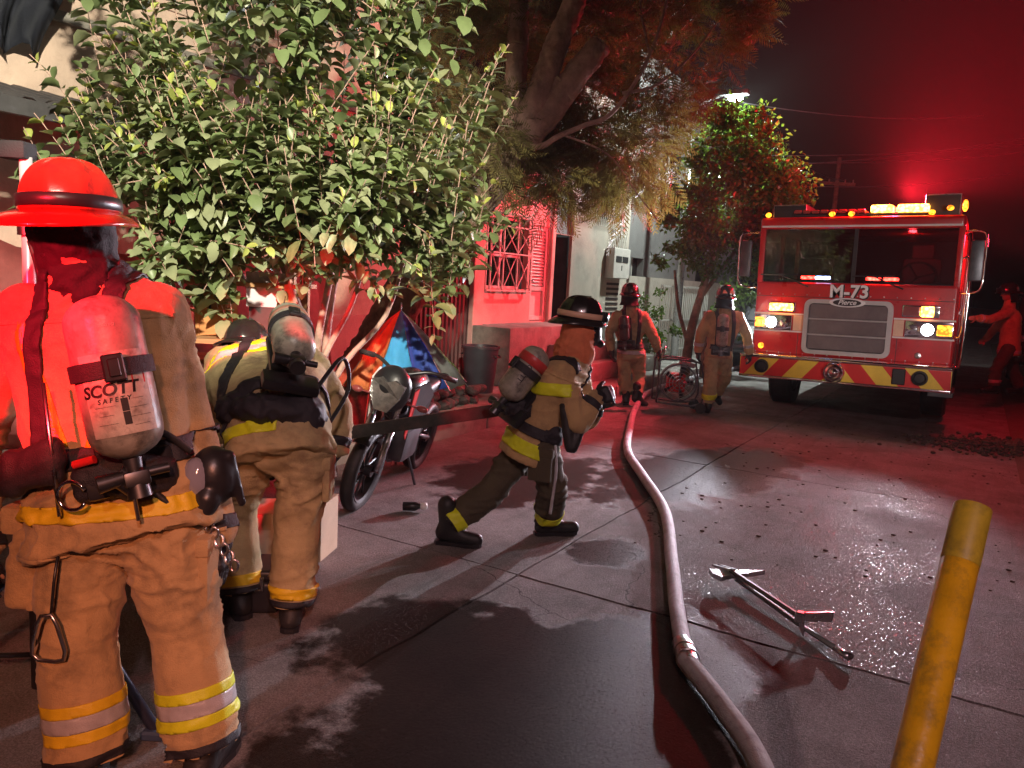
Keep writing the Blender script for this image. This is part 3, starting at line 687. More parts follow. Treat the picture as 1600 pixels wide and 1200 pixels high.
# ---- corrugated gate between the houses
GT = empty('corrugated_gate', (X, 8.8, 0.13), 0, 'dark corrugated sheet metal gate between leaning trunk and barred window', 'gate')
GT.location = (0, 0, 0)
M['gate'] = mat('gate_sheet', (0.12, 0.045, 0.045), 0.55, 0.3, var=0.35, scale=3, dirt=(0.03, 0.02, 0.02), dirt_amt=0.7, stretch=(2, 2, .3))
for k in range(15):
    bm = bmesh.new(); y_ = 7.98 + k * 0.1
    loft(bm, [[Vector((X - 0.02 + dx, y_ + dy, z)) for dx, dy in ((0, 0), (0.022, 0.02), (0.022, 0.055), (0, 0.075), (0, 0.098), (-0.012, 0.098), (-0.012, 0))] for z in (0.2, 2.55)]); obj('sheet_rib', bm, M['gate'], GT)
obj('gate_rail', bx(X - 0.07, X - 0.035, 7.97, 9.48, 1.2, 1.27), M['iron_dark'], GT); obj('lintel', bx(X - 0.25, X + 0.02, 7.96, 9.5, 2.56, 2.85), M['pl_grey'], GT)
# ---- house with the barred window
H2 = empty('rose_house', (0, 0, 0), 0, 'rose plastered house with a barred window and louvred door above cement steps', 'house')
obj('wall', wall_with_holes(9.5, 11.88, 0.3, 3.35, [(9.82, 11.12, 1.53, 2.66), (11.25, 11.80, 1.0, 2.60)], X, .10), M['pl_rose'], H2)
obj('pilaster', bx(X + .002, X + 0.09, 9.44, 9.72, 0.3, 3.3, 0.01), M['pl_rose'], H2)
obj('pilaster', bx(X + .002, X + 0.07, 11.81, 11.93, 0.95, 3.3, 0.01), M['pl_white'], H2)
obj('cornice', bx(X + .002, X + 0.16, 9.4, 11.95, 3.3, 3.42, 0.01), M['cement'], H2)
W_ = obj('window', bx(X - 0.16, X - 0.15, 9.82, 11.12, 1.53, 2.66), M['window_glass'], H2)
obj('black_room_block', bx(X - 1.8, X - 0.5, 9.6, 11.8, 0.6, 3.2), M['near_black'], H2)  # solid block, the unlit room's shade put into its colour
for a in (9.83, 10.46, 11.10): obj('frame', bx(X - 0.18, X - 0.13, a - .02, a + .02, 1.535, 2.655), M['door_white'], W_)
for a in (1.55, 2.05, 2.64): obj('frame', bx(X - 0.185, X - 0.135, 9.83, 11.11, a - .02, a + .02), M['door_white'], W_)
GR = empty('window_grating', (0, 0, 0)); GR.parent = H2
for a in (9.78, 9.9, 10.26, 10.68, 11.12):
    bm = bmesh.new(); box(bm, (X + 0.06, a, 2.1), (0.022, 0.022, 1.24)); obj('bar', bm, M['iron_white'], GR)
for z in (1.5, 2.08, 2.5, 2.7):
    bm = bmesh.new(); box(bm, (X + 0.085, 10.45, z), (0.022, 1.36, 0.022)); obj('bar', bm, M['iron_white'], GR)
for a, b_ in ((9.9, 10.26), (10.26, 10.68), (10.68, 11.12)):
    for z0, z1 in ((1.5, 2.08), (2.08, 2.5)):
        for f in (0, 1):
            bm = bmesh.new(); cyl(bm, (X + 0.06 + f * .016, a, z0 if f == 0 else z1), (X + 0.06 + f * .016, b_, z1 if f == 0 else z0), 0.009, n=6); obj('cross_bar', bm, M['iron_white'], GR)
for s in (9.79, 11.11): 
    for z in (1.55, 2.66):
        bm = bmesh.new(); cyl(bm, (X - 0.02, s, z), (X + 0.08, s, z), 0.01, n=6); obj('stay', bm, M['iron_white'], GR)
D_ = obj('louvred_door', bx(X - 0.10, X - 0.07, 11.255, 11.795, 1.005, 2.595), M['door_white'], H2)
for a in (11.285, 11.765): obj('stile', bx(X - 0.065, X - 0.02, a - .03, a + .03, 1.01, 2.59), M['door_white'], D_)
for a in (1.05, 1.55, 2.56): obj('rail', bx(X - 0.066, X - 0.022, 11.32, 11.73, a - .035, a + .035), M['door_white'], D_)
for k in range(17):
    bm = bmesh.new(); box(bm, (X - 0.045, 11.525, 1.615 + k * 0.054), (0.045, 0.405, 0.007), Matrix.Rotation(R(38), 3, 'Y')); obj('slat', bm, M['door_white'], D_)
bm = bmesh.new(); ball(bm, (X - 0.0, 11.3, 1.68), 0.028); obj('handle', bm, M['chrome'], D_, True)
st = empty('entrance_steps', (0, 0, 0), 0, 'raised cement entrance steps below the barred window and doors', 'steps')
obj('platform', bx(X - .2, X + 0.75, 9.45, 15.2, 0.132, 0.98, 0.02, 2), M['cement'], st, 'auto')
obj('step', bx(X + 0.752, X + 1.05, 10.6, 14.2, 0.132, 0.70, 0.02, 2), M['cement'], st, 'auto'); obj('step', bx(X + 1.052, X + 1.35, 10.8, 14.0, 0.132, 0.42, 0.02, 2), M['cement'], st, 'auto')
# ---- white house with the dark doorway
H3 = empty('white_house', (0, 0, 0), 0, 'white plastered house with dark open doorway, lattice screen and meter box', 'house')
obj('wall', wall_with_holes(11.95, 15.3, 0.3, 5.2, [(11.99, 12.68, 0.981, 2.52), (12.05, 12.72, 2.53, 3.3), (13.0, 15.0, 2.95, 4.3)], X, .06), M['pl_white'], H3)
obj('black_room_block', bx(X - 2.2, X - 0.9, 11.5, 15.2, 0.5, 5.0), M['near_black'], H3)
dp = obj('open_door', bx(X - 0.85, X - 0.12, 12.72, 12.76, 0.99, 2.5), M['roof_dark'], H3)
obj('transom_panel', bx(X - 0.10, X - 0.08, 12.0, 12.74, 2.54, 3.32), M['teal'], H3)
LS = empty('lattice_screen', (0, 0, 0)); LS.parent = H3
for k in range(22):
    y_ = 12.85 + k * 0.1; bm = bmesh.new()
    for s in (0, 0.05): tube(bm, [(X + 0.05 + s * 0.3, y_ + s + 0.035 * math.sin(q * PI / 2), 2.35 + q * 0.075 + (0.45 if k < 14 else 0)) for q in range(17 if k > 13 else 12)], 0.008, 5)
    obj('wavy_bar', bm, M['iron_white'], LS)
obj('screen_rail', bx(X + 0.03, X + 0.07, 12.82, 14.99, 3.58, 3.62), M['iron_white'], LS); obj('screen_rail', bx(X + 0.03, X + 0.07, 14.2, 14.99, 2.32, 2.36), M['iron_white'], LS)
mb = obj('meter_box', bx(X + 0.01, X + 0.2, 14.15, 14.95, 1.82, 2.42, 0.01), M['door_white'], H3)
for a in (14.24, 14.56): obj('meter_window', bx(X + 0.2, X + 0.207, a, a + 0.28, 2.14, 2.26), M['near_black'], mb)
obj('keyhole', bx(X + 0.2, X + 0.206, 14.53, 14.56, 1.98, 2.08), M['near_black'], mb)
for k in range(8): obj('vent_slot', bx(X + 0.004, X + 0.012, 14.3, 14.9, 0.98 + k * 0.1, 1.03 + k * 0.1), M['iron_dark'], H3)
obj('house_plate', bx(X + 0.003, X + 0.012, 13.35, 13.62, 1.38, 1.45), M['near_black'], H3)
obj('cornice', bx(X + .002, X + 0.18, 11.97, 15.3, 4.5, 4.62), M['cement'], H3)
# ---- grey two-storey house beyond
H4 = empty('grey_house', (0, 0, 0), 0, 'tall grey house beyond the white one, half hidden by the street tree', 'house')
obj('wall', wall_with_holes(15.35, 24, 0.13, 6.5, [(15.6, 16.3, 1.0, 2.3), (17, 18.6, 3.2, 4.8), (20, 21.4, 1.0, 3.0)], X - .05), M['pl_grey'], H4)
obj('plinth', bx(X - .04, X + 0.04, 15.36, 24, 0.13, 1.9), M['pl_white'], H4)
obj('black_room_block', bx(X - 2.0, X - 0.8, 15.4, 23.8, 0.5, 6.2), M['near_black'], H4)
for a, b_, c, d in ((15.6, 16.3, 1.0, 2.3), (17, 18.6, 3.2, 4.8)):
    w_ = obj('window', bx(X - .2, X - .19, a, b_, c, d), M['window_glass'], H4); obj('frame', bx(X - .22, X - .17, (a + b_) / 2 - .02, (a + b_) / 2 + .02, c, d), M['iron_white'], w_)
# picket railing in front of the grey house
FN = empty('garden_railing', (-5.9, 17, 0.13), 0, 'pale metal garden railing in front of the grey house', 'railing'); FN.location = (0, 0, 0)
for k in range(26):
    bm = bmesh.new(); cyl(bm, (-5.75, 15.4 + k * 0.13, 0.131), (-5.75, 15.4 + k * 0.13, 1.75), 0.011, n=6); obj('picket', bm, M['iron_white'], FN)
for z in (0.35, 1.0, 1.72): obj('rail', bx(-5.765 + .03, -5.735 + .03, 15.38, 18.7, z - .015, z + .015), M['iron_white'], FN)
# right side of the street: plain dark houses so that the street closes
for (y0, y1, h_, lab) in ((16, 23, 4.0, 'dark single storey house beyond the fire engine on the right'), (24, 34, 5.5, 'dark two storey house far down the street on the right')):
    hh = empty('street_house', (0, 0, 0), 0, lab, 'house')
    bm = wall_with_holes(-y1, -y0, 0.0, h_, [(-y1 + 1, -y1 + 2.4, 1.0, 2.2), (-y0 - 2.6, -y0 - 1.6, 0.05, 2.2)], 0); 
    obj('wall', bm, M['pl_grey'], hh, loc=(5.4, 0, 0.1), rot=(0, 0, PI))
    obj('roof', bx(5.3, 11, y0 - .2, y1 + .2, h_ + .1, h_ + .3), M['cement'], hh)
    obj('black_room_block', bx(5.9, 10, y0 + .1, y1 - .1, 0.2, h_ - .1), M['near_black'], hh)
# ================================================================== TREES
def leaf_mat(name, col, trans=0.35, rough=0.42, var=0.35, scale=3.0):
    m = mat(name, col, rough, var=var, scale=scale, spec=0.5)
    t = m.node_tree; b = t.nodes['Principled BSDF']; o = t.nodes['Material Output']
    tr = t.nodes.new('ShaderNodeBsdfTranslucent'); tr.inputs[0].default_value = (col[0] * 1.5, col[1] * 1.5, col[2] * 0.8, 1)
    mx = t.nodes.new('ShaderNodeMixShader'); mx.inputs[0].default_value = trans
    t.links.new(b.outputs[0], mx.inputs[1]); t.links.new(tr.outputs[0], mx.inputs[2]); t.links.new(mx.outputs[0], o.inputs[0])
    return m
M['leaf'] = leaf_mat('shrub_leaf', (0.145, 0.19, 0.08), 0.2)
M['leaf_dull'] = leaf_mat('shrub_leaf_underside', (0.24, 0.26, 0.145), 0.2)
M['leaf_young'] = leaf_mat('shrub_leaf_young', (0.38, 0.42, 0.11), 0.3)
M['fern'] = leaf_mat('feathery_leaf', (0.15, 0.125, 0.05), 0.3, 0.55)
M['tree_leaf'] = leaf_mat('tree_leaf', (0.07, 0.12, 0.025), 0.42, 0.35)
M['bark'] = mat('bark', (0.20, 0.13, 0.09), 0.9, var=0.4, scale=7, bump=1.0, bscale=26, dirt=(0.05, 0.035, 0.03), dirt_amt=0.7, dscale=6)
M['bark_pale'] = mat('pale_bark', (0.44, 0.27, 0.22), 0.85, var=0.35, scale=6, bump=0.9, bscale=22, dirt=(0.1, 0.06, 0.05), dirt_amt=0.6, dscale=5)
M['cut_wood'] = mat('cut_wood', (0.50, 0.36, 0.25), 0.85, var=0.25, scale=14, bump=0.3)
LEAF_V = [(0, 0, 0), (0.2, 0.30, 0.05), (0.2, 0, 0.0), (0.2, -0.30, 0.05), (0.52, 0.46, 0.03), (0.52, 0, -0.03), (0.52, -0.46, 0.03), (0.82, 0.33, -0.04), (0.82, 0, -0.09), (0.82, -0.33, -0.04), (1.0, 0, -0.17)]
LEAF_F = [(0, 2, 1), (0, 3, 2), (2, 5, 4, 1), (3, 6, 5, 2), (5, 8, 7, 4), (6, 9, 8, 5), (8, 10, 7), (9, 10, 8)]
def variant(fold, droop, twist, wid):
    out = []
    for x, y_, z in LEAF_V: out.append((x * (1 - .12 * abs(droop)), y_ * wid, z + fold * abs(y_) - droop * x * x + twist * y_ * x))
    return out
LEAVES = [LEAF_V, variant(.35, .25, .2, .9), variant(-.15, .45, -.25, 1.05), variant(.55, .1, .35, .8), variant(.1, -.12, -.3, 1.0)]
def frame(o, d, n, L, W):
    d = d.normalized(); s = n.cross(d)
    s = s.normalized() if s.length > 1e-5 else basis(d)[1]
    n2 = d.cross(s)
    return Matrix(((d.x * L, s.x * W, n2.x * L, o.x), (d.y * L, s.y * W, n2.y * L, o.y), (d.z * L, s.z * W, n2.z * L, o.z), (0, 0, 0, 1)))
def bake(mats, V=LEAF_V, F=LEAF_F, name='leaves'):
    vs, fs, mi = [], [], []
    vs_ = [[Vector(p) for p in q] for q in (LEAVES if V is LEAF_V else [V])]
    for Mx, k in mats:
        vv = vs_[rnd.randrange(len(vs_))]; b = len(vs); vs.extend([tuple(Mx @ p) for p in vv]); fs.extend([tuple(i + b for i in f) for f in F]); mi.extend([k] * len(F))
    me = bpy.data.meshes.new(name); me.from_pydata(vs, [], fs); me.polygons.foreach_set('material_index', mi); me.update(); return me
def rv(s=1.0): return Vector((rnd.gauss(0, s), rnd.gauss(0, s), rnd.gauss(0, s)))
def in_ell(c, r, lo=0.0):
    while True:
        p = Vector((rnd.uniform(-1, 1), rnd.uniform(-1, 1), rnd.uniform(-1, 1)))
        if lo <= p.length <= 1: return Vector((c[0] + p.x * r[0], c[1] + p.y * r[1], c[2] + p.z * r[2])), p
# ---- broad-leaved shrub
SH = empty('leafy_shrub', cam2w(-1.45, 5.75, 0.13), HEAD, 'large leafy shrub with pale upright shoots in front of the peach house', 'shrub')
base = Vector((-1.45, 5.75, 0.13))
lobes = [((-1.50, 5.15, 2.85), (1.2, 0.8, 1.2), 235), ((-2.15, 4.95, 2.2), (0.72, 0.55, 0.62), 100), ((-0.78, 5.45, 2.5), (0.45, 0.45, 0.72), 62), ((-1.35, 4.85, 2.15), (0.85, 0.45, 0.5), 100), ((-1.75, 5.1, 3.75), (1.3, 0.8, 0.6), 95), ((-0.55, 5.5, 2.0), (0.36, 0.3, 0.22), 20)]
leaves = []; twig = bmesh.new()
for c, r, n in lobes:
    cl_ = [in_ell(c, r, 0.45) for _ in range(max(5, n // 7))]
    for k in range(n):
        p, q = cl_[rnd.randrange(len(cl_))]; p = p + rv(.11)
        d = (Vector((q.x * 0.55, q.y * 0.6 - 0.2, 0.95 + 0.3 * q.z)) + rv(0.22)).normalized()
        if q.z < -0.55 and rnd.random() < 0.5: d = (Vector((q.x, -0.4, -0.15)) + rv(0.25)).normalized()
        Ls = rnd.uniform(0.38, 0.80)
        if rnd.random() < .16: Ls *= 1.45; p = p + Vector((q.x * .22, -.05, .12 + .25 * max(0, q.z)))
        np_ = int(Ls / 0.066)
        bend = rv(0.25); bend.z -= 0.25; pts = []
        plane = rnd.uniform(0, PI)
        pos = p - d * Ls * 0.5
        for i in range(np_):
            t = i / np_; pts.append(pos.copy())
            dd = (d + bend * (t - 0.3) * 0.5).normalized()
            _, s, u_ = basis(dd)
            ang = plane + (PI / 2 if i % 2 else 0) + rnd.gauss(0, 0.25)
            for sg in (0, PI):
                sd = s * math.cos(ang + sg) + u_ * math.sin(ang + sg)
                droop = Vector((0, 0, -1)) * (0.85 * (1 - t) + rnd.uniform(-0.1, 0.3))
                ld = (sd * 1.0 + dd * (0.25 + 0.9 * t) + droop * 0.5).normalized()
                Ll = rnd.choice((rnd.uniform(0.10, 0.15), rnd.uniform(0.07, 0.11), rnd.uniform(0.11, 0.14))) * (1.0 - 0.55 * max(0, t - 0.55) / 0.45)
                nn = (Vector((0, 0, 1)) * 0.9 + dd * 0.5 + rv(0.15))
                mk = 2 if (t > 0.86 and rnd.random() < 0.7) else (1 if rnd.random() < 0.4 else 0)
                leaves.append((frame(pos, ld, nn, Ll, Ll * rnd.uniform(0.62, 0.8)), mk))
            pos = pos + dd * (Ls / np_)
        pts.append(pos.copy())
        if len(pts) > 1: tube(twig, pts[::2] + [pts[-1]], 0.0028, 4)
# the 300 leaves that show largest stay single objects, the rest is one mass
def vis(Mx):
    o = Mx.translation; return (o - Vector((0, 0, 1.65))).length
leaves.sort(key=lambda e: vis(e[0]))
Minv = Matrix.Translation(-base)
near, rest = leaves[:300], leaves[300:]
crown = obj('crown', bake([(Minv @ a, k) for a, k in rest]), [M['leaf'], M['leaf_dull'], M['leaf_young']], SH, True); tag(crown, kind='stuff')
leaf_me = []
for k, mm in enumerate(('leaf', 'leaf_dull', 'leaf_young')):
    leaf_me.append([])
    for lv in LEAVES:
        me = bpy.data.meshes.new('leaf'); me.from_pydata(lv, [], LEAF_F); me.materials.append(M[mm]); me.polygons.foreach_set('use_smooth', [True] * len(me.polygons)); leaf_me[-1].append(me)
for a, k in near:
    o = bpy.data.objects.new('leaf', leaf_me[k][rnd.randrange(5)]); C.objects.link(o); o.parent = crown; o.matrix_local = Minv @ a
bmesh.ops.translate(twig, verts=twig.verts[:], vec=-base)
tag(obj('twigs', twig, M['bark_pale'], SH), kind='stuff')
for (tx, ty, tz, r_) in ((-0.75, -0.35, 2.0, .035), (-0.35, -0.45, 2.2, .04), (0.1, -0.3, 2.3, .038), (0.4, -0.2, 1.9, .03), (0.65, -0.1, 1.8, .028), (-0.15, -0.6, 1.9, .03), (0.25, 0.1, 2.5, .035), (-0.95, -0.6, 1.9, .026)):
    p0 = Vector((rnd.uniform(-.14, .14), rnd.uniform(-.1, .1), -0.02)); p3 = Vector((tx, ty, tz))
    pts = smooth_path([p0, p0.lerp(p3, .35) + Vector((-tx * .18, 0, .12)), p0.lerp(p3, .7) + rv(.05), p3], 5)
    bm = bmesh.new(); tube(bm, pts, [r_ * (1 - .65 * i / len(pts)) for i in range(len(pts))], 8); obj('stem', bm, M['bark_pale'], SH, True)
# ---- big pruned tree with feathery foliage
PT = empty('pruned_tree', (-5.6, 5.95, 0.13), 0, 'large pruned tree with sawn red lit limbs and dark feathery foliage over the street', 'tree')
o0 = Vector((-5.6, 5.95, 0.13))
bm = bmesh.new(); pts = smooth_path([(0, 0, -0.05), (0.15, 0.1, 0.55), (0.45, 0.28, 1.25), (0.9, 0.55, 2.0), (1.38, 0.85, 2.85)], 6)
tube(bm, pts, [0.36 - 0.14 * min(1, i / 8) + 0.015 * rnd.uniform(-1, 1) for i in range(len(pts))], 16)
me_ = remesh(bm, 0.03, 3); wrinkle(me_, 0.03, (7, 7, 2.2), 3); obj('trunk', me_, M['bark'], PT, True)
fork = Vector((-4.2, 6.82, 3.0))
for tgt, r_ in (((-4.22, 6.75, 4.0), .085), ((-3.72, 7.08, 4.5), .115), ((-3.5, 7.2, 4.02), .125), ((-3.82, 6.95, 3.66), .055), ((-3.74, 7.0, 3.48), .05), ((-4.6, 7.4, 5.2), .10)):
    tg = Vector(tgt); s = fork + (tg - fork) * 0.02 + rv(.04); bm = bmesh.new()
    pts = [s.lerp(tg, i / 7) - o0 + rv(.012) for i in range(8)]
    tube(bm, pts, [r_ * (1.25 - .3 * i / 7) for i in range(8)], 12)
    me_ = remesh(bm, 0.018, 2); wrinkle(me_, 0.014, (14, 14, 6), r_ * 50); b_ = obj('sawn_limb', me_, M['bark_pale'], PT, True)
    d, s_, t_ = basis(pts[-1] - pts[-2]); bm = bmesh.new(); loft(bm, [ring(pts[-1] - d * .006, s_, t_, r_ * .9, n=16), ring(pts[-1] + d * .012, s_, t_, r_ * .84, n=16)]); obj('cut_face', bm, M['cut_wood'], b_)
def branch(pts, r0, r1, name='branch'):
    bm = bmesh.new(); P = smooth_path([Vector(p) - o0 for p in pts], 5); tube(bm, P, [r0 + (r1 - r0) * i / len(P) for i in range(len(P))], 8); return obj(name, bm, M['bark_pale'], PT, True)
branch([(-4.15, 6.8, 3.0), (-3.88, 6.77, 2.98), (-3.74, 6.85, 3.08), (-3.52, 6.98, 3.2), (-3.30, 7.1, 3.32), (-3.09, 7.24, 3.70), (-2.95, 7.3, 4.1), (-2.9, 7.4, 4.6)], .034, .014)
branch([(-3.22, 7.16, 3.52), (-2.95, 7.35, 3.62), (-2.68, 7.49, 3.90), (-2.5, 7.6, 4.2)], .018, .008)
branch([(-3.7, 6.88, 3.1), (-3.35, 7.2, 2.95), (-3.1, 7.4, 2.6), (-2.9, 7.5, 2.35)], .012, .005); branch([(-3.02, 7.28, 3.9), (-3.2, 7.4, 4.4), (-3.25, 7.5, 4.9)], .016, .008)
V_, F_ = [], []
def frond(p, d, L):
    d = d.normalized(); _, s, t_ = basis(d); q = rnd.uniform(0, 2 * PI); s, t_ = s * math.cos(q) + t_ * math.sin(q), t_ * math.cos(q) - s * math.sin(q)
    n = 11
    for i in range(n):
        t = (i + 0.5) / n; o = p + d * (L * t) + Vector((0, 0, -0.22 * L * t * t)); ll = L * 0.30 * math.sin(PI * (0.15 + 0.8 * t)) + 0.012
        for sg in (-1, 1):
            e = (s * sg + d * 0.75 + Vector((0, 0, -0.25)) + t_ * rnd.uniform(-.2, .2)).normalized(); wv = d * (L * 0.018)
            b = len(V_); V_.extend([o - wv, o + e * ll * .55 - wv * 1.5, o + e * ll, o + e * ll * .55 + wv * 1.5]); F_.append((b, b + 1, b + 2, b + 3))
for c, r, n in (((1.45, 8.7, 4.05), (1.3, 0.9, 1.5), 2300), ((0.95, 8.5, 3.15), (0.95, 0.6, 0.5), 1000), ((0.3, 8.9, 4.7), (1.3, 0.7, 1.0), 1100), ((-0.42, 8.0, 3.0), (0.45, 0.45, 0.6), 480), ((0.25, 8.3, 2.85), (0.55, 0.45, 0.3), 320), ((-0.55, 9.0, 4.1), (0.8, 0.5, 1.3), 650)):
    cl = [in_ell(c, r, 0.3) for _ in range(n // 14)]
    for k in range(n):
        p, q = cl[rnd.randrange(len(cl))]; p = p + rv(0.13)
        if -0.1 < p.x < 0.85 and p.y < 8.25 and 2.9 < p.z: p.y = 8.5 + rnd.random() * .4
        if p.x * 8.7 / p.y > 1.55 + max(0, p.z - 3.35) * .85 + rnd.gauss(0, .08): continue
        pw = cam2w(p.x, p.y, p.z) - o0; dd = cam2w(q.x + rnd.gauss(0, .5), q.y + rnd.gauss(0, .5), -0.15 + 0.5 * q.z + rnd.gauss(0, .4))
        frond(pw, dd, rnd.uniform(0.20, 0.40))
me = bpy.data.meshes.new('crown'); me.from_pydata([tuple(v) for v in V_], [], F_); me.update()
tag(obj('crown', me, M['fern'], PT), kind='stuff')
# ---- street tree under the lamp, and two low bushes
def small_tree(name, label, basew, lob, trunks, size, cat='tree', mt='tree_leaf'):
    o = empty(name, basew, 0, label, cat); bw = Vector(basew); lv = []
    for c, r, n in lob:
        cl = [in_ell(c, r, 0.45) for _ in range(max(4, n // 40))]
        for k in range(n):
            p, q = cl[rnd.randrange(len(cl))]; p = p + rv(0.12 * r[0])
            pw = cam2w(*p) - bw; d = rv(1) + Vector((0, 0, -.3)); L = rnd.uniform(.7, 1.2) * size
            lv.append((frame(pw, d, rv(1) + Vector((0, 0, .8)), L, L * .6), 0))
    V4 = [(0, 0, 0), (.5, .5, .06), (1, 0, -.1), (.5, -.5, .06)]
    tag(obj('crown', bake(lv, V4, [(0, 1, 2, 3)]), M[mt], o), kind='stuff')
    for pts, r0, r1 in trunks:
        bm = bmesh.new(); P = smooth_path([cam2w(*p) - bw for p in pts], 5); tube(bm, P, [r0 + (r1 - r0) * i / len(P) for i in range(len(P))], 10); obj('trunk' if r0 > .05 else 'branch', bm, M['bark'], o, True)
    return o
small_tree('street_tree', 'leafy street tree lit green from above by the street lamp', cam2w(3.15, 14.0, 0.13),
    [((3.75, 14.0, 3.5), (1.0, 0.8, 1.15), 6500), ((4.4, 14.1, 3.5), (0.75, 0.7, 0.55), 2600), ((3.75, 14.2, 4.55), (0.65, 0.55, 0.5), 2000), ((3.0, 13.8, 2.9), (0.6, 0.6, 0.6), 2000), ((3.7, 13.9, 2.4), (0.8, 0.6, 0.55), 2000), ((2.75, 13.9, 2.2), (0.4, 0.4, 0.4), 350)],
    [([(3.15, 14, 0.1), (3.2, 14, 0.9), (3.35, 14, 1.7), (3.6, 14, 2.8)], .10, .05), ([(3.2, 14, 0.6), (2.95, 14, 1.3), (2.8, 13.9, 2.0)], .045, .02), ([(3.3, 14, 1.5), (3.9, 14.1, 2.4), (4.3, 14.1, 3.1)], .045, .02), ([(3.45, 13.9, .1), (3.42, 13.9, 1.3)], .06, .05)], 0.10)
small_tree('garden_bush', 'small dark bush growing by the pale garden railing', cam2w(2.55, 15.0, 0.13), [((2.55, 15.0, 1.15), (0.42, 0.4, 0.75), 900), ((2.85, 14.7, 0.8), (0.35, 0.3, 0.5), 400)], [([(2.55, 15, .1), (2.55, 15, .8)], .03, .015)], 0.075, 'bush')
small_tree('roadside_bush', 'pale green bush behind the left side of the fire engine', cam2w(4.3, 15.2, 0.0), [((4.25, 15.2, 1.25), (0.45, 0.4, 0.7), 700)], [([(4.3, 15.2, 0), (4.3, 15.2, .8)], .03, .015)], 0.12, 'bush')
J={}
J['A']=dict(base=(-2.134,1.401,0.000),
 tkT=(-0.073,-0.135,1.550), tkB=(0.034,-0.160,1.095), head=(-0.284,0.120,1.752), neck=(-0.249,0.100,1.629), chest=(-0.215,0.120,1.421), waist=(-0.180,0.120,1.071), pelvis=(-0.112,0.060,0.859), shL=(-0.460,0.120,1.489), shR=(-0.004,0.140,1.508), elL=(-0.668,0.200,1.029), elR=(0.012,0.260,1.130), wrL=(-0.595,0.100,0.691), wrR=(0.156,0.160,0.766), haL=(-0.581,0.080,0.415), haR=(0.219,0.120,0.451), hipL=(-0.239,0.060,0.821), hipR=(0.018,0.080,0.839), knL=(-0.209,-0.030,0.446), knR=(0.095,0.060,0.473), anL=(-0.153,-0.080,0.059), anR=(0.173,0.000,0.113), toeL=(-0.289,0.080,-0.164), toeR=(0.183,0.160,-0.050),)
J['B']=dict(base=(-2.689,2.374,0.000),
 tkT=(-0.024,0.320,1.432), tkB=(0.125,-0.060,1.276), head=(-0.410,0.840,1.183), neck=(-0.320,0.680,1.161), chest=(-0.172,0.460,1.092), waist=(0.009,0.080,1.007), pelvis=(0.041,0.000,0.874), shL=(-0.450,0.520,1.170), shR=(0.069,0.560,1.173), elL=(-0.491,0.600,0.893), elR=(0.170,0.580,0.931), wrL=(-0.434,0.630,0.557), wrR=(0.173,0.500,0.742), haL=(-0.387,0.600,0.372), haR=(0.158,0.440,0.534), hipL=(-0.082,0.000,0.867), hipR=(0.166,0.000,0.866), knL=(-0.226,0.160,0.480), knR=(0.117,0.040,0.489), anL=(-0.165,0.080,0.096), anR=(0.110,-0.020,0.107), toeL=(-0.293,0.260,-0.072), toeR=(0.070,0.200,-0.049),)
J['C']=dict(base=(-2.428,4.141,0.000),
 tkT=(0.124,-0.140,1.250), tkB=(-0.090,-0.200,0.948), head=(0.352,0.060,1.403), neck=(0.327,0.020,1.251), chest=(0.236,-0.020,1.048), waist=(0.132,-0.020,0.756), pelvis=(0.097,-0.020,0.651), shL=(0.382,0.180,1.093), shR=(0.247,-0.180,1.116), elL=(0.467,0.280,0.761), elR=(0.359,-0.220,0.826), wrL=(0.518,0.260,0.867), wrR=(0.453,-0.160,0.959), haL=(0.608,0.220,0.921), haR=(0.539,-0.140,0.996), hipL=(0.059,0.060,0.624), hipR=(0.148,-0.100,0.650), knL=(-0.146,-0.060,0.323), knR=(0.243,-0.060,0.361), anL=(-0.405,-0.160,0.131), anR=(0.224,0.120,0.101), toeL=(-0.247,-0.180,0.014), toeR=(0.397,0.160,0.023),)
J['D']=dict(base=(-4.108,10.131,0.000),
 tkT=(-0.215,-0.240,1.276), tkB=(-0.183,-0.260,0.918), head=(-0.127,-0.050,1.538), neck=(-0.107,-0.050,1.380), chest=(-0.097,-0.020,1.183), waist=(-0.071,0.000,0.859), pelvis=(-0.044,0.000,0.734), shL=(-0.304,-0.050,1.263), shR=(0.112,-0.020,1.265), elL=(-0.382,-0.100,1.012), elR=(0.215,-0.150,1.029), wrL=(-0.351,-0.200,0.772), wrR=(0.274,-0.250,0.836), haL=(-0.331,-0.250,0.653), haR=(0.316,-0.250,0.741), hipL=(-0.140,0.000,0.693), hipR=(0.058,0.000,0.703), knL=(-0.117,-0.050,0.390), knR=(0.105,0.100,0.402), anL=(-0.069,0.000,0.075), anR=(0.064,-0.100,0.170), toeL=(-0.053,0.200,-0.012), toeR=(0.101,-0.080,0.078),)
J['E']=dict(base=(-3.011,10.324,0.000),
 tkT=(0.005,-0.220,1.374), tkB=(0.005,-0.240,0.927), head=(0.050,-0.050,1.575), neck=(0.054,-0.020,1.420), chest=(0.065,0.000,1.257), waist=(0.042,0.000,0.935), pelvis=(0.034,0.000,0.821), shL=(-0.149,0.000,1.340), shR=(0.281,0.000,1.354), elL=(-0.235,-0.050,1.089), elR=(0.400,0.000,1.101), wrL=(-0.238,0.000,0.850), wrR=(0.472,0.050,0.857), haL=(-0.230,0.020,0.709), haR=(0.501,0.100,0.704), hipL=(-0.048,0.000,0.773), hipR=(0.133,0.000,0.783), knL=(-0.065,-0.100,0.469), knR=(0.191,0.150,0.486), anL=(-0.052,-0.050,0.164), anR=(0.156,0.350,0.259), toeL=(-0.041,0.020,0.029), toeR=(0.204,0.420,0.132),)
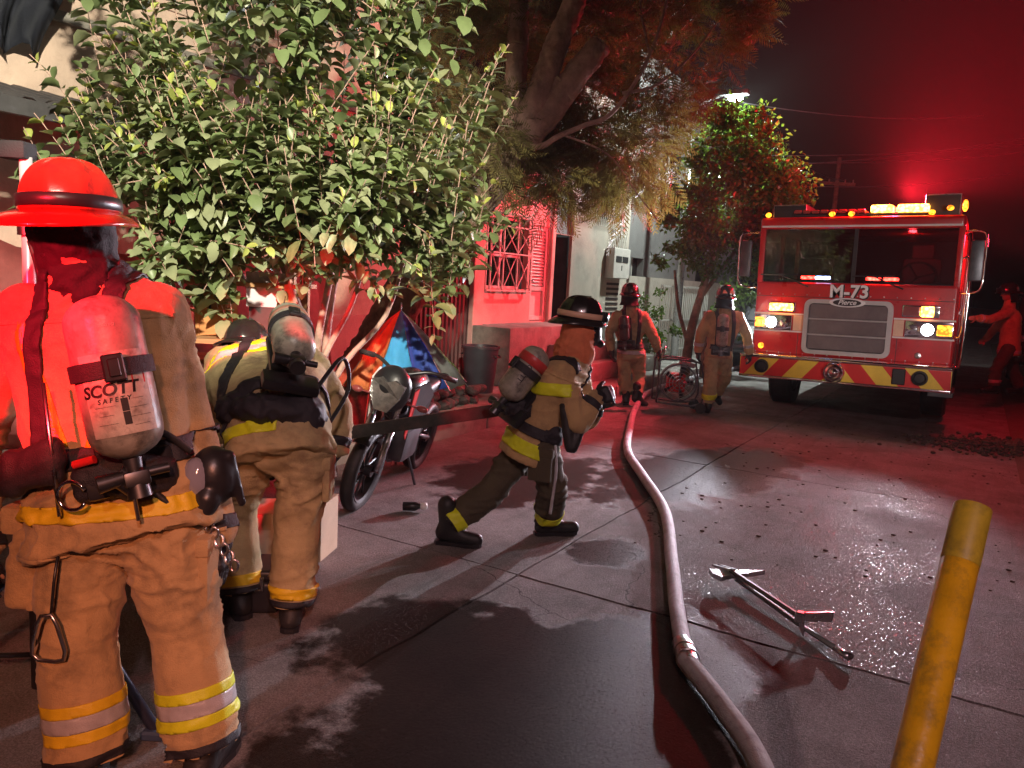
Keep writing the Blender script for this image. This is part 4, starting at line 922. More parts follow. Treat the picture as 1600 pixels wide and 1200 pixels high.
J['F']=dict(base=(0.458,14.975,0.240),
 head=(-0.136,0.000,1.629), neck=(-0.091,0.000,1.456), chest=(-0.040,0.000,1.240), waist=(-0.009,0.000,0.865), pelvis=(-0.001,0.000,0.729), shL=(-0.002,0.150,1.351), shR=(-0.212,-0.150,1.341), elL=(-0.144,0.200,1.066), elR=(-0.552,-0.300,1.197), wrL=(-0.287,0.200,0.867), wrR=(-0.799,-0.350,1.217), haL=(-0.366,0.200,0.821), haR=(-0.989,-0.400,1.209), hipL=(0.069,0.100,0.682), hipR=(-0.091,-0.100,0.691), knL=(0.208,0.150,0.363), knR=(-0.238,-0.100,0.390), anL=(0.350,0.150,0.113), anR=(-0.233,-0.100,0.127), toeL=(0.191,0.150,0.029), toeR=(-0.444,-0.100,0.052),)
# ================================================================== PEOPLE
UP = Vector((0, 0, 1))
for k_ in J:
    J[k_] = {n: Vector(v) for n, v in J[k_].items()}
    for s in 'LR':
        J[k_]['an' + s].z = max(J[k_]['an' + s].z, 0.11); J[k_]['toe' + s].z = max(J[k_]['toe' + s].z, 0.045)
def hand(bm, wr, tip, palm, side, k=1.0, curl=0.5, fat=1.0):
    d = (tip - wr).normalized(); lat = d.cross(palm).normalized() * side; palm = lat.cross(d).normalized() * side
    L = 0.19 * k
    c = wr + d * 0.045 * k
    for t in (-1, -0.33, 0.33, 1): cone(bm, wr + lat * t * .018 * k, wr + d * .088 * k + lat * t * .031 * k, .016 * k * fat, .0145 * k * fat, 8)
    for i, (ln, off) in enumerate(((.066, 1.5), (.076, .5), (.071, -.5), (.055, -1.5))):
        p = wr + d * .088 * k + lat * off * .0215 * k; a = 0.12 + 0.05 * i
        for sgm, f in enumerate((.45, .32, .23)):
            a += curl * (0.55 if sgm else 0.4)
            q = p + (d * math.cos(a) + palm * math.sin(a)) * ln * f * k
            cone(bm, p, q, (.0098 - .001 * sgm) * k * fat, (.0088 - .001 * sgm) * k * fat, 8); p = q
    p = wr + d * .03 * k + lat * .028 * k; a = 0.75
    for sgm, f in enumerate((.045, .034, .026)):
        q = p + (d * math.cos(a) + lat * math.sin(a) + palm * curl * .35 * (sgm + 1)).normalized() * f * k
        cone(bm, p, q, (.0125 - .0015 * sgm) * k * fat, (.011 - .0015 * sgm) * k * fat, 8); p = q; a -= 0.3
def torso(bm, j, grow=0.0, hem=0.13, w=(.0, .02, .0, .0), dep=(.105, .15, .15, .165, .17), wid=(.19, .21, .22), cut=None):
    s0 = (j['shR'] - j['shL']); hw = s0.length / 2; side = s0.normalized()
    mid = (j['shR'] + j['shL']) / 2
    spine = [j['neck'], mid, j['chest'], j['waist'], j['pelvis'], j['pelvis'] + (j['pelvis'] - j['waist']).normalized() * hem]
    ws = [.078 + grow, hw + .005 + grow, hw + .03 + grow, wid[0] + grow, wid[1] + grow, wid[2] + grow]
    ds = [.082 + grow] + [x + grow for x in dep]
    hipside = (j['hipR'] - j['hipL']).normalized(); rings = []
    pts, wsx, dsx, sds = [], [], [], []
    for i in range(len(spine) - 1):
        for q in range(4):
            t = q / 4; pts.append(spine[i].lerp(spine[i + 1], t)); e = t * t * (3 - 2 * t)
            wsx.append(ws[i] + (ws[i + 1] - ws[i]) * e); dsx.append(ds[i] + (ds[i + 1] - ds[i]) * e)
            f = min(1, max(0, (i + t - 1) / 3)); sds.append(side.lerp(hipside, f).normalized())
    pts.append(spine[-1]); wsx.append(ws[-1]); dsx.append(ds[-1]); sds.append(hipside)
    for i, p in enumerate(pts):
        a = pts[max(0, i - 1)]; b = pts[min(len(pts) - 1, i + 1)]; d = (b - a).normalized()
        if i == len(pts) - 1 or i == 0: pass
        s = (sds[i] - d * sds[i].dot(d)).normalized(); t_ = d.cross(s)
        rings.append(ring(p, s, t_, wsx[i], dsx[i], n=24, sq=0.82))
    loft(bm, rings); return side, spine
def limb3(bm, a, b, c, ra, rb, rc):
    cone(bm, a, a.lerp(b, .55), ra, (ra + rb) / 2 * 1.02); cone(bm, a.lerp(b, .55), b, (ra + rb) / 2 * 1.02, rb); cone(bm, b, b.lerp(c, .5), rb, (rb + rc) / 2 * 1.05); cone(bm, b.lerp(c, .5), c, (rb + rc) / 2 * 1.05, rc)
def head(bm, c, f, up, k=1.0):
    f = f.normalized(); r_ = f.cross(up).normalized(); u = r_.cross(f).normalized(); Mx = Matrix((r_, f, u)).transposed()
    ball(bm, c, (.078 * k, .098 * k, .115 * k), 20, 14, Mx); ball(bm, c - u * .06 * k + f * .03 * k, (.058 * k, .06 * k, .06 * k), 14, 10, Mx)
    cone(bm, c + f * .094 * k + u * .02 * k, c + f * .112 * k - u * .022 * k, .010 * k, .015 * k, 8)
    ball(bm, c + f * .082 * k - u * .062 * k, (.026 * k, .012 * k, .007 * k), 10, 6, Mx); ball(bm, c + f * .08 * k - u * .075 * k, (.022 * k, .013 * k, .008 * k), 10, 6, Mx)
    for s in (-1, 1):
        ball(bm, c + r_ * s * .08 * k - f * .005 * k - u * .005 * k, (.012 * k, .022 * k, .034 * k), 10, 8, Mx); ball(bm, c + f * .088 * k + r_ * s * .034 * k + u * .022 * k, (.024 * k, .012 * k, .008 * k), 8, 6, Mx)
def helmet(parent, c, f, up, m, k=1.0, back=.10, front=.035, goggles=False, flap=True, trim=None, sidew=.045, name='helmet'):
    f = f.normalized(); r_ = f.cross(up).normalized(); u = r_.cross(f).normalized()
    hw, hl, hh = .122 * k, .148 * k, .145 * k; bm = bmesh.new(); N = 96; rings = []
    for i in range(15):
        ph = (i / 14) * PI / 2 * 0.985; rr = math.cos(ph) ** 0.75; z = hh * math.sin(ph); rg = []
        for q in range(N):
            a = 2 * PI * q / N; rid = 0.0
            for m8 in range(8):
                dlt = (a - m8 * PI / 4 + PI) % (2 * PI) - PI; rid = max(rid, math.exp(-(dlt * 7 * max(.15, rr)) ** 2))
            g = 1 + 0.035 * rid * (math.sin(ph * 1.6) ** .5 if ph > 0 else 0)
            rg.append(c + r_ * math.sin(a) * hw * rr * g + f * math.cos(a) * hl * rr * g + u * z * (1 + .03 * rid))
        rings.append(rg)
    loft(bm, rings); H_ = obj(name, bm, m, parent, True)
    bm = bmesh.new(); ri, ro, rl = [], [], []
    for q in range(N):
        a = 2 * PI * q / N; ca = math.cos(a)
        w_ = (sidew + (front - sidew) * max(0, ca) ** 2 + (back - sidew) * max(0, -ca) ** 1.6) * k
        dr = -(.012 + .030 * max(0, -ca) ** 2 + .012 * math.sin(a) ** 2) * k
        ri.append(c + r_ * math.sin(a) * hw * .97 + f * ca * hl * .97 + u * .006 * k)
        ro.append(c + r_ * math.sin(a) * (hw + w_) + f * ca * (hl + w_) + u * dr); rl.append(c + r_ * math.sin(a) * (hw + w_) + f * ca * (hl + w_) + u * (dr - .009 * k))
    r2 = [p - u * .02 * k for p in ri]
    loft(bm, [r2, ri, [x.lerp(y_, .5) + u * .004 * k for x, y_ in zip(ri, ro)], ro, rl, [x.lerp(y_, .5) for x, y_ in zip(r2, rl)]], close=True); obj('brim', bm, m, H_, True)
    if trim is not None:
        bm = bmesh.new(); loft(bm, [[c + r_ * math.sin(2 * PI * q / N) * hw * s + f * math.cos(2 * PI * q / N) * hl * s + u * z * k for q in range(N)] for s, z in ((1.0, .01), (1.035, .012), (1.03, .042), (.98, .046))], cap=False); obj('hat_band', bm, trim, H_, True)
    if goggles:
        bm = bmesh.new(); gc = c + f * hl * .9 + u * .035 * k
        loft(bm, [[gc + r_ * math.sin(a) * .10 * k * s + f * (math.cos(a) - 1) * .06 * k + f * o_ + u * z * k for a in [(-1.2 + 2.4 * q / 12) for q in range(13)]] for s, z, o_ in ((1, -.03, .02), (1, .03, .02), (1, .03, .045), (1, -.03, .045))], close=True, cap=False); obj('goggles', bm, M['black_plastic'], H_, True)
    if flap:
        bm = bmesh.new(); rows = []
        for z, s in ((-.005, .98), (-.06, .92), (-.12, .95), (-.17, 1.12)):
            rows.append([c + r_ * math.sin(a) * hw * s + f * math.cos(a) * hl * s + u * z * k + f * (-.01 * (z < -.1)) for a in [PI * (.42 + 1.16 * q / 20) for q in range(21)]])
        V = [[bm.verts.new(p) for p in rw] for rw in rows]
        for i in range(3):
            for q in range(20): bm.faces.new((V[i][q], V[i][q + 1], V[i + 1][q + 1], V[i + 1][q]))
        bmesh.ops.solidify(bm, geom=bm.faces[:], thickness=.006); obj('neck_flap', bm, M['black_cloth'], H_, True)
    return H_
def boot(parent, an, toe, k=1.0, vox=.014):
    bm = bmesh.new(); d = (toe - an); h = Vector((d.x, d.y, d.z)); h = h.normalized()
    fl = Vector((toe.x - an.x, toe.y - an.y, 0))
    fl = fl.normalized() if fl.length > .02 else Vector((0, 1, 0))
    heel = an - fl * .03 + Vector((0, 0, -min(.06, an.z - .05)))
    tp = an + (toe - an).normalized() * .02
    toe2 = heel + (toe - heel).normalized() * .215 * k
    cone(bm, an + Vector((0, 0, .12)) - fl * .01, an, .062 * k, .058 * k); cone(bm, an, heel, .058 * k, .052 * k); cone(bm, heel, toe2, .05 * k, .046 * k); cone(bm, an, heel.lerp(toe2, .6), .05 * k, .048 * k)
    me = remesh(bm, vox, 3)
    for v in me.vertices: v.co.z = max(v.co.z, 0.004)
    b = obj('boot', me, M['rubber'], parent, True)
    if toe.z < .09 and an.z < .16:
        sd = Vector((fl.y, -fl.x, 0)); bm = bmesh.new(); c0 = Vector((heel.x, heel.y, 0)) - fl * .05; Ls = .30 * k
        out = [c0 + fl * Ls * t + sd * wd * k for t, wd in ((.0, .02), (.05, .042), (.25, .044), (.45, .040), (.68, .054), (.85, .05), (.96, .03), (1, 0))]; out += [c0 + fl * Ls * t - sd * wd * k for t, wd in ((.96, .03), (.85, .05), (.68, .054), (.45, .040), (.25, .044), (.05, .042), (.0, .02))]
        loft(bm, [[p + UP * z for p in out] for z in (.001, .024)]); obj('sole', bm, M['black_plastic'], b)
    return b
def person(key, label, body_mat, leg_mat, helm, facing, head_up=(0, 0, 1), vox=.012, hem=.13, legr=(.125, .105, .108), armr=(.088, .082, .072), hr=(0.5, .5), tank='tank', tankr=.09, group=None, wr_amp=.010, seed=1.0, gloves=True, helm_mat='helmet_black', collar='tan', hscale=1.0, curl=(.5, .5), belly=(.19, .21, .22), jw=0.0):
    j = J[key]; root = empty('person', j['base'], HEAD, label, 'person', group)
    up = Vector((0, 0, 1)); f = Vector(facing).normalized()
    S = dict(root=root, j=j)
    hu = Vector(head_up).normalized()
    bm = bmesh.new(); torso(bm, j, -.03, .02)
    for s in 'LR':
        limb3(bm, j['sh' + s], j['el' + s], j['wr' + s], .055, .045, .032); limb3(bm, j['hip' + s], j['kn' + s], j['an' + s], .085, .06, .045)
        sd = 1 if s == 'R' else -1; inn = (j['shL'] - j['shR']).normalized() * (1 if s == 'R' else -1)
        hand(bm, j['wr' + s], j['ha' + s], inn, sd, .98, curl[0 if s == 'L' else 1], 1.0)
    cone(bm, j['neck'] - (j['neck'] - j['chest']).normalized() * .05, j['head'] - hu * .05, .058, .055)
    head(bm, j['head'], f, hu)
    obj('body', remesh(bm, max(vox * .6, .0065), 2, .4), M['skin'], root, True)
    # coat
    bm = bmesh.new(); side, spine = torso(bm, j, jw, hem, wid=belly)
    for s in 'LR': limb3(bm, j['sh' + s] + (j['chest'] - j['sh' + s]) * .12, j['el' + s], j['el' + s].lerp(j['wr' + s], .96), *armr)
    cone(bm, spine[0] - (spine[0] - spine[1]).normalized() * .02, spine[0] + (j['head'] - spine[0]).normalized() * .035, .092, .086)
    me = remesh(bm, vox, 5); wrinkle(me, wr_amp * 1.35, (5.5, 5.5, 8.5), seed)
    S['coat'] = obj('coat', me, body_mat, root, True)
    # trousers
    bm = bmesh.new(); pv = j['pelvis']; hs = (j['hipR'] - j['hipL']).normalized(); hw = (j['hipR'] - j['hipL']).length / 2
    ball(bm, pv, (hw + .10, .145, .16), 18, 12, Matrix((hs, up.cross(hs).normalized(), hs.cross(up.cross(hs)).normalized())).transposed())
    for s in 'LR': limb3(bm, j['hip' + s], j['kn' + s], j['an' + s] + (j['kn' + s] - j['an' + s]).normalized() * .0, *legr)
    me = remesh(bm, vox, 5); wrinkle(me, wr_amp * 1.6, (4.5, 4.5, 10), seed + 9)
    bmx = bmesh.new(); bmx.from_mesh(me)
    for s in 'LR':                      # open the cuffs just above the ankle
        an, kn = j['an' + s], j['kn' + s]; d = (an - kn).normalized(); o_ = 'R' if s == 'L' else 'L'
        vs = [v for v in bmx.verts if (v.co - an).dot(d) > -.0 and (v.co - an).length < .24]
        bmesh.ops.delete(bmx, geom=vs, context='VERTS')
    bmx.to_mesh(me); bmx.free()
    S['trousers'] = obj('trousers', me, leg_mat, root, True)
    if vox < .016:
        for s in 'LR':
            d_ = (j['an' + s] - j['kn' + s]).normalized(); w_ = (j['wr' + s] - j['el' + s]).normalized(); an_ = j['an' + s]; wr_ = j['wr' + s]; hs_ = (j['kn' + s] + j['an' + s]) / 2
            bm = band(me, an_ - d_ * .022, d_, .028, lambda q: (q - an_).length < .2 and (q - hs_).length < .36, .004); obj('cuff', bm, M['strap'], root, True)
            bm = band(S['coat'].data, wr_ - w_ * .03, w_, .045, lambda q: (q - wr_).length < .11, .004); obj('sleeve_cuff', bm, M['strap'], root, True)
        sp_ = (j['chest'] - j['waist']).normalized()
        bm = band(S['coat'].data, j['chest'] + sp_ * .045, sp_, .012, lambda q: (q - j['chest']).length < .27 and min((q - j['elL']).length, (q - j['elR']).length) > .2, .004); obj('yoke_seam', bm, body_mat, root, True)
        for s in (-1, 1):
            pk_ = j['hipR' if s > 0 else 'hipL'].lerp(j['knR' if s > 0 else 'knL'], .42) + side * s * .115
            Mx = Matrix((side, up.cross(side).normalized(), up)).transposed(); bm = bmesh.new(); box(bm, pk_, (.035, .15, .19), Mx, .012, 2); box(bm, pk_ + up * .085, (.043, .165, .06), Mx, .01, 2); obj('cargo_pocket', bm, leg_mat, root, 'auto')
    for s in 'LR': boot(root, j['an' + s], j['toe' + s], 1.0, max(.012, vox))
    if gloves:
        for i, s in enumerate('LR'):
            sd = 1 if s == 'R' else -1; inn = (j['shL'] - j['shR']).normalized() * sd
            bm = bmesh.new(); hand(bm, j['wr' + s], j['ha' + s], inn, sd, 1.12, curl[i], 1.35); cone(bm, j['wr' + s] + (j['el' + s] - j['wr' + s]).normalized() * .05, j['wr' + s] + (j['ha' + s] - j['wr' + s]).normalized() * .03, .062 if vox < .013 else .056, .045)
            mg = remesh(bm, min(.010, max(.006, vox * .62)), 2, .4); obj('glove', mg, M['glove'], root, True)
    S['helmet'] = helmet(root, j['head'] + hu * .035, f, hu, M[helm_mat], hscale, **helm)
    S['side'] = side; S['spine'] = spine
    if tank:
        a, b = j['tkB'], j['tkT']; d = (b - a).normalized(); L = (b - a).length; sd = side
        AP = empty('breathing_apparatus', (0, 0, 0)); AP.parent = root; S['ap'] = AP; r_ = tankr
        prof = [(.001, 0), (r_ * .35, .004)] + [(r_ * math.sin(t * PI / 16), r_ * .8 - r_ * .8 * math.cos(t * PI / 16)) for t in range(4, 9)] + [(r_, L * .5)] + [(r_ * math.cos(t * PI / 16), L - r_ * .8 + r_ * .8 * math.sin(t * PI / 16)) for t in range(0, 8)] + [(.001, L)]
        bm = bmesh.new(); lathe(bm, prof, a, d, 40); S['tank'] = obj('air_cylinder', bm, M[tank], AP, True)
        fr = (j['chest'].lerp(j['waist'], .5) - a.lerp(b, .5)); fr = (fr - d * fr.dot(d)).normalized(); lat = d.cross(fr).normalized(); S['tf'] = (a, b, d, fr, lat, L, r_)
        bm = bmesh.new(); Mx = Matrix((lat, fr, d)).transposed()
        box(bm, a.lerp(b, .42) + fr * (r_ + .028), (.16, .03, L * .95), Mx, .012, 2); box(bm, a + fr * (r_ + .018) - d * .05, (.25, .05, .12), Mx, .02, 2)
        obj('backplate', bm, M['black_plastic'], AP, 'auto')
        for q in (.55,):
            bm = bmesh.new(); pr = [(r_ + .003, -.024), (r_ + .010, -.024), (r_ + .010, .024), (r_ + .003, .024), (r_ + .003, -.024)]; lathe(bm, pr, a + d * L * q, d, 36, cap=False); st = obj('cylinder_strap', bm, M['strap'], AP, 'auto')
            bm = bmesh.new(); box(bm, a + d * L * q - fr * (r_ + .014) + lat * .01, (.055, .012, .075), Mx, .004); box(bm, a + d * L * q - fr * (r_ + .02) + lat * .01, (.03, .012, .05), Mx, .003); obj('strap_buckle', bm, M['black_plastic'], st)
        bm = bmesh.new(); cyl(bm, a, a - d * .05, .026, .022, 14); box(bm, a - d * .06, (.07, .06, .045), Mx, .01, 2); cyl(bm, a - d * .05 + lat * .03, a - d * .055 + lat * .10, .02, .026, 14); cyl(bm, a - d * .05 - lat * .03, a - d * .05 - lat * .09, .014, .014, 10); cyl(bm, a - d * .075, a - d * .115, .03, .034, 14)
        obj('valve', bm, M['dark_steel'], AP, 'auto')
        # straps over the shoulders and belt round the waist, lying on the coat
        w0 = j['waist']; sp = (j['chest'] - j['waist']).normalized()
        for s in (-1, 1):
            pc = j['chest'] + side * s * .105
            bm = band(S['coat'].data, pc, side, .05, lambda p: (p - w0).dot(sp) > -.02 and min((p - j['wrL']).length, (p - j['wrR']).length) > .2, .012, .010); obj('shoulder_strap', bm, M['strap'], AP, True)
        bm = band(S['coat'].data, w0 - sp * .02, sp, .065, lambda p: abs((p - w0).dot(side)) < .34 and abs((p - w0).dot(sp)) < .12 and min((p - j['elL'].lerp(j['wrL'], .5)).length, (p - j['elR'].lerp(j['wrR'], .5)).length) > .16, .014, .012); obj('waist_belt', bm, M['strap'], AP, True)
    return S
def ring_band(S, part, p, n, w, m, rad, lift=.005, name='reflective_band', extra=None):
    p = Vector(p); bm = band(S[part].data, p, n, w, lambda q: (q - p).length < rad and (extra is None or extra(q)), lift); return obj(name, bm, m, S['root'], True)
def triple(S, part, p, n, w, rad, m1, m2, extra=None, lift=.004):
    p = Vector(p); n = Vector(n).normalized()
    ring_band(S, part, p + n * w * .36, n, w * .3, m1, rad, lift, extra=extra); ring_band(S, part, p, n, w * .40, m2, rad, lift * .8, extra=extra); ring_band(S, part, p - n * w * .36, n, w * .3, m1, rad, lift, extra=extra)
UP = Vector((0, 0, 1))
# ---- A: standing with his back to the camera
S = person('A', 'firefighter standing with his back turned, red helmet and grey air cylinder, beside a tripod stand', M['tan'], M['tan'], dict(back=.115, front=.04, trim=M['black_plastic'], flap=False), (-.12, 1, 0), (-.05, .06, 1), vox=.0095, hem=.10, legr=(.135, .112, .118), armr=(.092, .082, .07), tankr=.10, wr_amp=.011, seed=2.2, helm_mat='helmet_red', hscale=1.12, curl=(.35, .22), belly=(.235, .265, .285), jw=.012)
j = S['j']; root = S['root']
for s in 'LR':
    d = (j['an' + s] - j['kn' + s]).normalized(); triple(S, 'trousers', j['kn' + s].lerp(j['an' + s], .60), d, .115, .21, M['lime'] if s == 'R' else M['amber_tape'], M['silver_tape'], extra=(lambda q: q.x < -.03) if s == 'L' else (lambda q: q.x > -.03))
sp = (j['chest'] - j['waist']).normalized()
ring_band(S, 'coat', j['pelvis'] + sp * .045, sp, .05, M['amber_tape'], .40, .006, extra=lambda q: abs(q.x - j['pelvis'].x) < .30 and q.z > .75)
ring_band(S, 'coat', j['pelvis'] - sp * .085, sp, .012, M['tan'], .40, .007, 'hem_stitching', extra=lambda q: abs(q.x - j['pelvis'].x) < .31)
for s, m_ in ((-1, 'amber_tape'), (1, 'amber_tape')):
    for dx, ww, mm in ((0.0, .026, m_), (.027, .024, 'silver_tape'), (.054, .026, m_)):
        p = j['chest'] + S['side'] * s * (.155 - dx * .6) ; bm = band(S['coat'].data, p + S['side'] * s * 0, (S['side'] + sp * (-.25 * s)).normalized(), ww, lambda q: q.y < j['chest'].y - .02 and j['waist'].z + .02 < q.z < j['chest'].z + .03 and (q - j['elR']).length > .12, .004); obj('reflective_band', bm, M[mm], root, True)
bm = bmesh.new(); hc = j['head']; cone(bm, hc + Vector((0, .0, .02)), hc + Vector((.01, .01, -.11)), .128, .115); cone(bm, hc + Vector((.01, .01, -.11)), hc + Vector((.05, .0, -.185)), .102, .125); cone(bm, hc + Vector((.04, 0, -.14)), hc + Vector((.15, -.02, -.235)), .075, .05)
nk = remesh(bm, .010, 3); wrinkle(nk, .012, (9, 9, 14), 12); obj('neck_shroud', nk, M['black_cloth'], root, True)
# print on his cylinder, wrapped round its curve
a, b, d, fr, lat, L, r_ = S['tf']
def wrap(me, along, ang0, off, size_dir=1):
    for v in me.vertices:
        th = ang0 + v.co.x / r_; rr = r_ + off + v.co.z
        v.co = a + d * (along + v.co.y) + (-fr * math.cos(th) + lat * math.sin(th) * (1 if sgn > 0 else -1)) * rr
    me.update(); return me
sgn = 1 if lat.x > 0 else -1
bm = bmesh.new(); n_ = 26
rows = [[Vector(((-1 + 2 * i / n_) * .088, z, 0)) for i in range(n_ + 1)] for z in (-.115, 0, .115)]
V = [[bm.verts.new(p) for p in rw] for rw in rows]
for q in range(2):
    for i in range(n_): bm.faces.new((V[q][i], V[q][i + 1], V[q + 1][i + 1], V[q + 1][i]))
me = bpy.data.meshes.new('label'); bm.to_mesh(me); bm.free(); obj('paper_label', wrap(me, L * .40, -.1, .0012), M['label'], S['ap'], True)
for (t_, sz, al, an0, ft) in (('SCOTT', .046, .425, -.30, .0014), ('S A F E T Y', .018, .365, -.24, .0004)):
    me = text_mesh(t_, sz, .0006, ft, .15); obj('lettering', wrap(me, L * al, an0, .0024), M['ink'], S['ap'])
for k in range(7):                       # small print as lines, and the two dark boxes
    me = text_mesh('-' * (9 + (k * 5) % 7), .012, .0004, .0); obj('small_print', wrap(me, L * (.36 - k * .026), -.5 if k % 2 else .35, .0022), M['ink'], S['ap'])
for al in (.33, .25):
    bm = bmesh.new(); poly(bm, [(-.009, -.018, 0), (.009, -.018, 0), (.009, .018, 0), (-.009, .018, 0)]); me = bpy.data.meshes.new('q'); bm.to_mesh(me); bm.free(); obj('print_block', wrap(me, L * al, .0, .0022), M['ink'], S['ap'])
bm = bmesh.new(); poly(bm, [(-.02, -.014, 0), (.02, -.014, 0), (.02, .014, 0), (-.02, .014, 0)]); me = bpy.data.meshes.new('q'); bm.to_mesh(me); bm.free(); obj('print_block', wrap(me, L * .47, .5, .002), M['chev_red'], S['ap'])
me = text_mesh('3000 PSI', .012, .0004, .0); obj('small_print', wrap(me, L * .80, -.05, .0015), M['label'], S['ap'])
# hip pads, mask at his hip, belt pouch, carabiner on a lanyard, thigh pocket
w0 = j['waist'] - UP * .035
for pts_ in (((-.04, -.24, .03), (-.16, -.225, -.02), (-.255, -.15, -.06)), ((.06, -.24, -.02), (.17, -.215, -.01), (.25, -.14, -.02))):
    bm = bmesh.new()
    for i in range(2): 
        for o_, r0_ in ((.035, .036), (0, .042), (-.04, .036)): cone(bm, w0 + Vector(pts_[i]) + UP * o_, w0 + Vector(pts_[i + 1]) + UP * o_ * .7, r0_, r0_ * .85)
    pk = remesh(bm, .010, 2); wrinkle(pk, .004, (20, 20, 20), 3); obj('hip_pad', pk, M['strap'], S['ap'], True)
for s, x0, x1 in ((0, -.045, -.005), (1, .19, .225)):
    bm = bmesh.new(); cyl(bm, w0 + Vector((x0 if s == 0 else x0 - .03, -.262, .26)), w0 + Vector((x1, -.268, -.13)), .006, n=8); obj('frame_wire', bm, M['steel'], S['ap'], True)
bm = bmesh.new(); tube(bm, [w0 + Vector((.045 + .042 * math.cos(q), -.29, -.06 + .042 * math.sin(q))) for q in [PI * .15 + k * PI * 1.7 / 14 for k in range(15)]], .006, 6); obj('hook', bm, M['chrome'], S['ap'], True)
bm = bmesh.new(); cyl(bm, w0 + Vector((.175, -.29, .01)), w0 + Vector((.225, -.27, -.03)), .032, .036, 18); obj('gauge', bm, M['dark_steel'], S['ap'], 'auto')
bm = bmesh.new(); cyl(bm, w0 + Vector((.05, -.285, .03)), w0 + Vector((.11, -.285, .05)), .012, n=10); obj('red_button', bm, M['chev_red'], S['ap'], 'auto')
mk = w0 + Vector((.345, -.02, -.055)); bm = bmesh.new()
ball(bm, mk, (.075, .075, .10), 18, 12); cone(bm, mk + Vector((0, -.05, -.06)), mk + Vector((-.02, -.07, -.12)), .045, .035); cone(bm, mk + Vector((.05, 0, .07)), mk + Vector((.085, .02, -.09)), .02, .014)
obj('face_mask', remesh(bm, .009, 2), M['black_plastic'], S['ap'], True)
bm = bmesh.new(); ball(bm, mk + Vector((-.035, -.045, .0)), (.05, .045, .07), 16, 10); obj('mask_visor', bm, mat('mask_lens', (.25, .25, .30), .08, var=.1, coat=1.0), S['ap'], True)
bm = bmesh.new(); tube(bm, smooth_path([mk + Vector((-.05, -.05, .09)), mk + Vector((-.13, -.12, .16)), mk + Vector((-.14, -.16, .02)), mk + Vector((-.03, -.12, -.10))], 6), .011, 8); obj('air_hose', bm, M['rubber'], S['ap'], True)
bm = bmesh.new()
for q in range(7): tube(bm, [mk + Vector((-.01 + .016 * q + .013 * math.cos(t), -.05 + (.008 * math.sin(t) if q % 2 else 0), -.12 - .026 * q + .020 * math.sin(t))) for t in [k * PI / 5 for k in range(10)]], .0045, 5, True)
obj('chain', bm, M['steel'], root, True)
bm = bmesh.new(); box(bm, j['hipL'] + Vector((-.125, -.04, -.13)), (.10, .17, .26), Matrix.Rotation(R(8), 3, 'Y'), .03, 3); pk = remesh(bm, .012, 3); wrinkle(pk, .008, (12, 12, 12), 5); obj('thigh_pocket', pk, M['tan'], root, True)
bm = bmesh.new(); box(bm, j['hipL'] + Vector((-.165, -.04, .02)), (.075, .11, .09), None, .018, 2); obj('belt_pouch', bm, M['tan'], root, 'auto')
cp = j['hipL'] + Vector((.03, -.205, -.12)); bm = bmesh.new(); tube(bm, [cp + Vector((0, .03, .10)), cp, cp + Vector((-.004, -.012, -.10))], .005, 6); box(bm, cp + Vector((.02, .05, .10)), (.10, .05, .045), None, .015, 2); obj('lanyard', bm, M['black_plastic'], root, True)
cc = cp + Vector((-.01, -.02, -.17)); bm = bmesh.new(); tube(bm, [cc + Vector((x, 0, z)) for x, z in ((-.018, .075), (.012, .08), (.028, .05), (.05, -.03), (.045, -.058), (.02, -.065), (-.03, -.062), (-.048, -.045), (-.045, -.01), (-.03, .05))], .0065, 8, True); obj('carabiner', bm, M['steel'], root, True)
# ---- B: bending over
S = person('B', 'firefighter bending over in a pale coat, scuffed air cylinder on his back', M['gold'], M['gold'], dict(back=.10, front=.04, sidew=.03, flap=True), (-.12, .93, -.36), (-.06, .36, .93), vox=.0125, hem=.10, legr=(.125, .105, .105), armr=(.088, .08, .07), tankr=.094, wr_amp=.011, seed=7.1, curl=(.6, .5), belly=(.21, .225, .235), jw=.012)
j = S['j']; sp = (j['chest'] - j['waist']).normalized()
ring_band(S, 'coat', j['pelvis'] + (j['waist'] - j['pelvis']).normalized() * .02, (j['waist'] - j['pelvis']).normalized(), .06, M['lime'], .4, .006, extra=lambda q: (q - j['pelvis']).dot(S['side']) < .02 and (q - j['wrL']).length > .2)
triple(S, 'coat', j['chest'] + sp * .05, sp, .10, .32, M['lime'], M['silver_tape'], extra=lambda q: (q - j['elL']).length > .16 and (q - j['chest']).dot(S['side']) < .1)
ring_band(S, 'trousers', j['knR'].lerp(j['anR'], .82), (j['anR'] - j['knR']), .05, M['amber_tape'], .2, .004)
ring_band(S, 'trousers', j['knL'].lerp(j['anL'], .82), (j['anL'] - j['knL']), .05, M['amber_tape'], .17, .004)
a, b, d, fr, lat, L, r_ = S['tf']; sgn = 1 if lat.x > 0 else -1
bm = bmesh.new(); lathe(bm, [(r_ * .5, L - .03), (r_ + .004, L - .10), (r_ + .004, L - .13), (r_ + .001, L - .13)], a, d, 32, cap=False); obj('cylinder_cap', bm, mat('cap_brown', (.30, .14, .10), .5, var=.3), S['ap'], True)
bm = bmesh.new(); tube(bm, smooth_path([j['waist'] + Vector((.2, -.1, .12)), j['waist'] + Vector((.28, .05, .25)), j['waist'] + Vector((.3, .1, .1)), j['waist'] + Vector((.24, -.02, -.05))], 6), .010, 8); obj('air_hose', bm, M['rubber'], S['ap'], True)
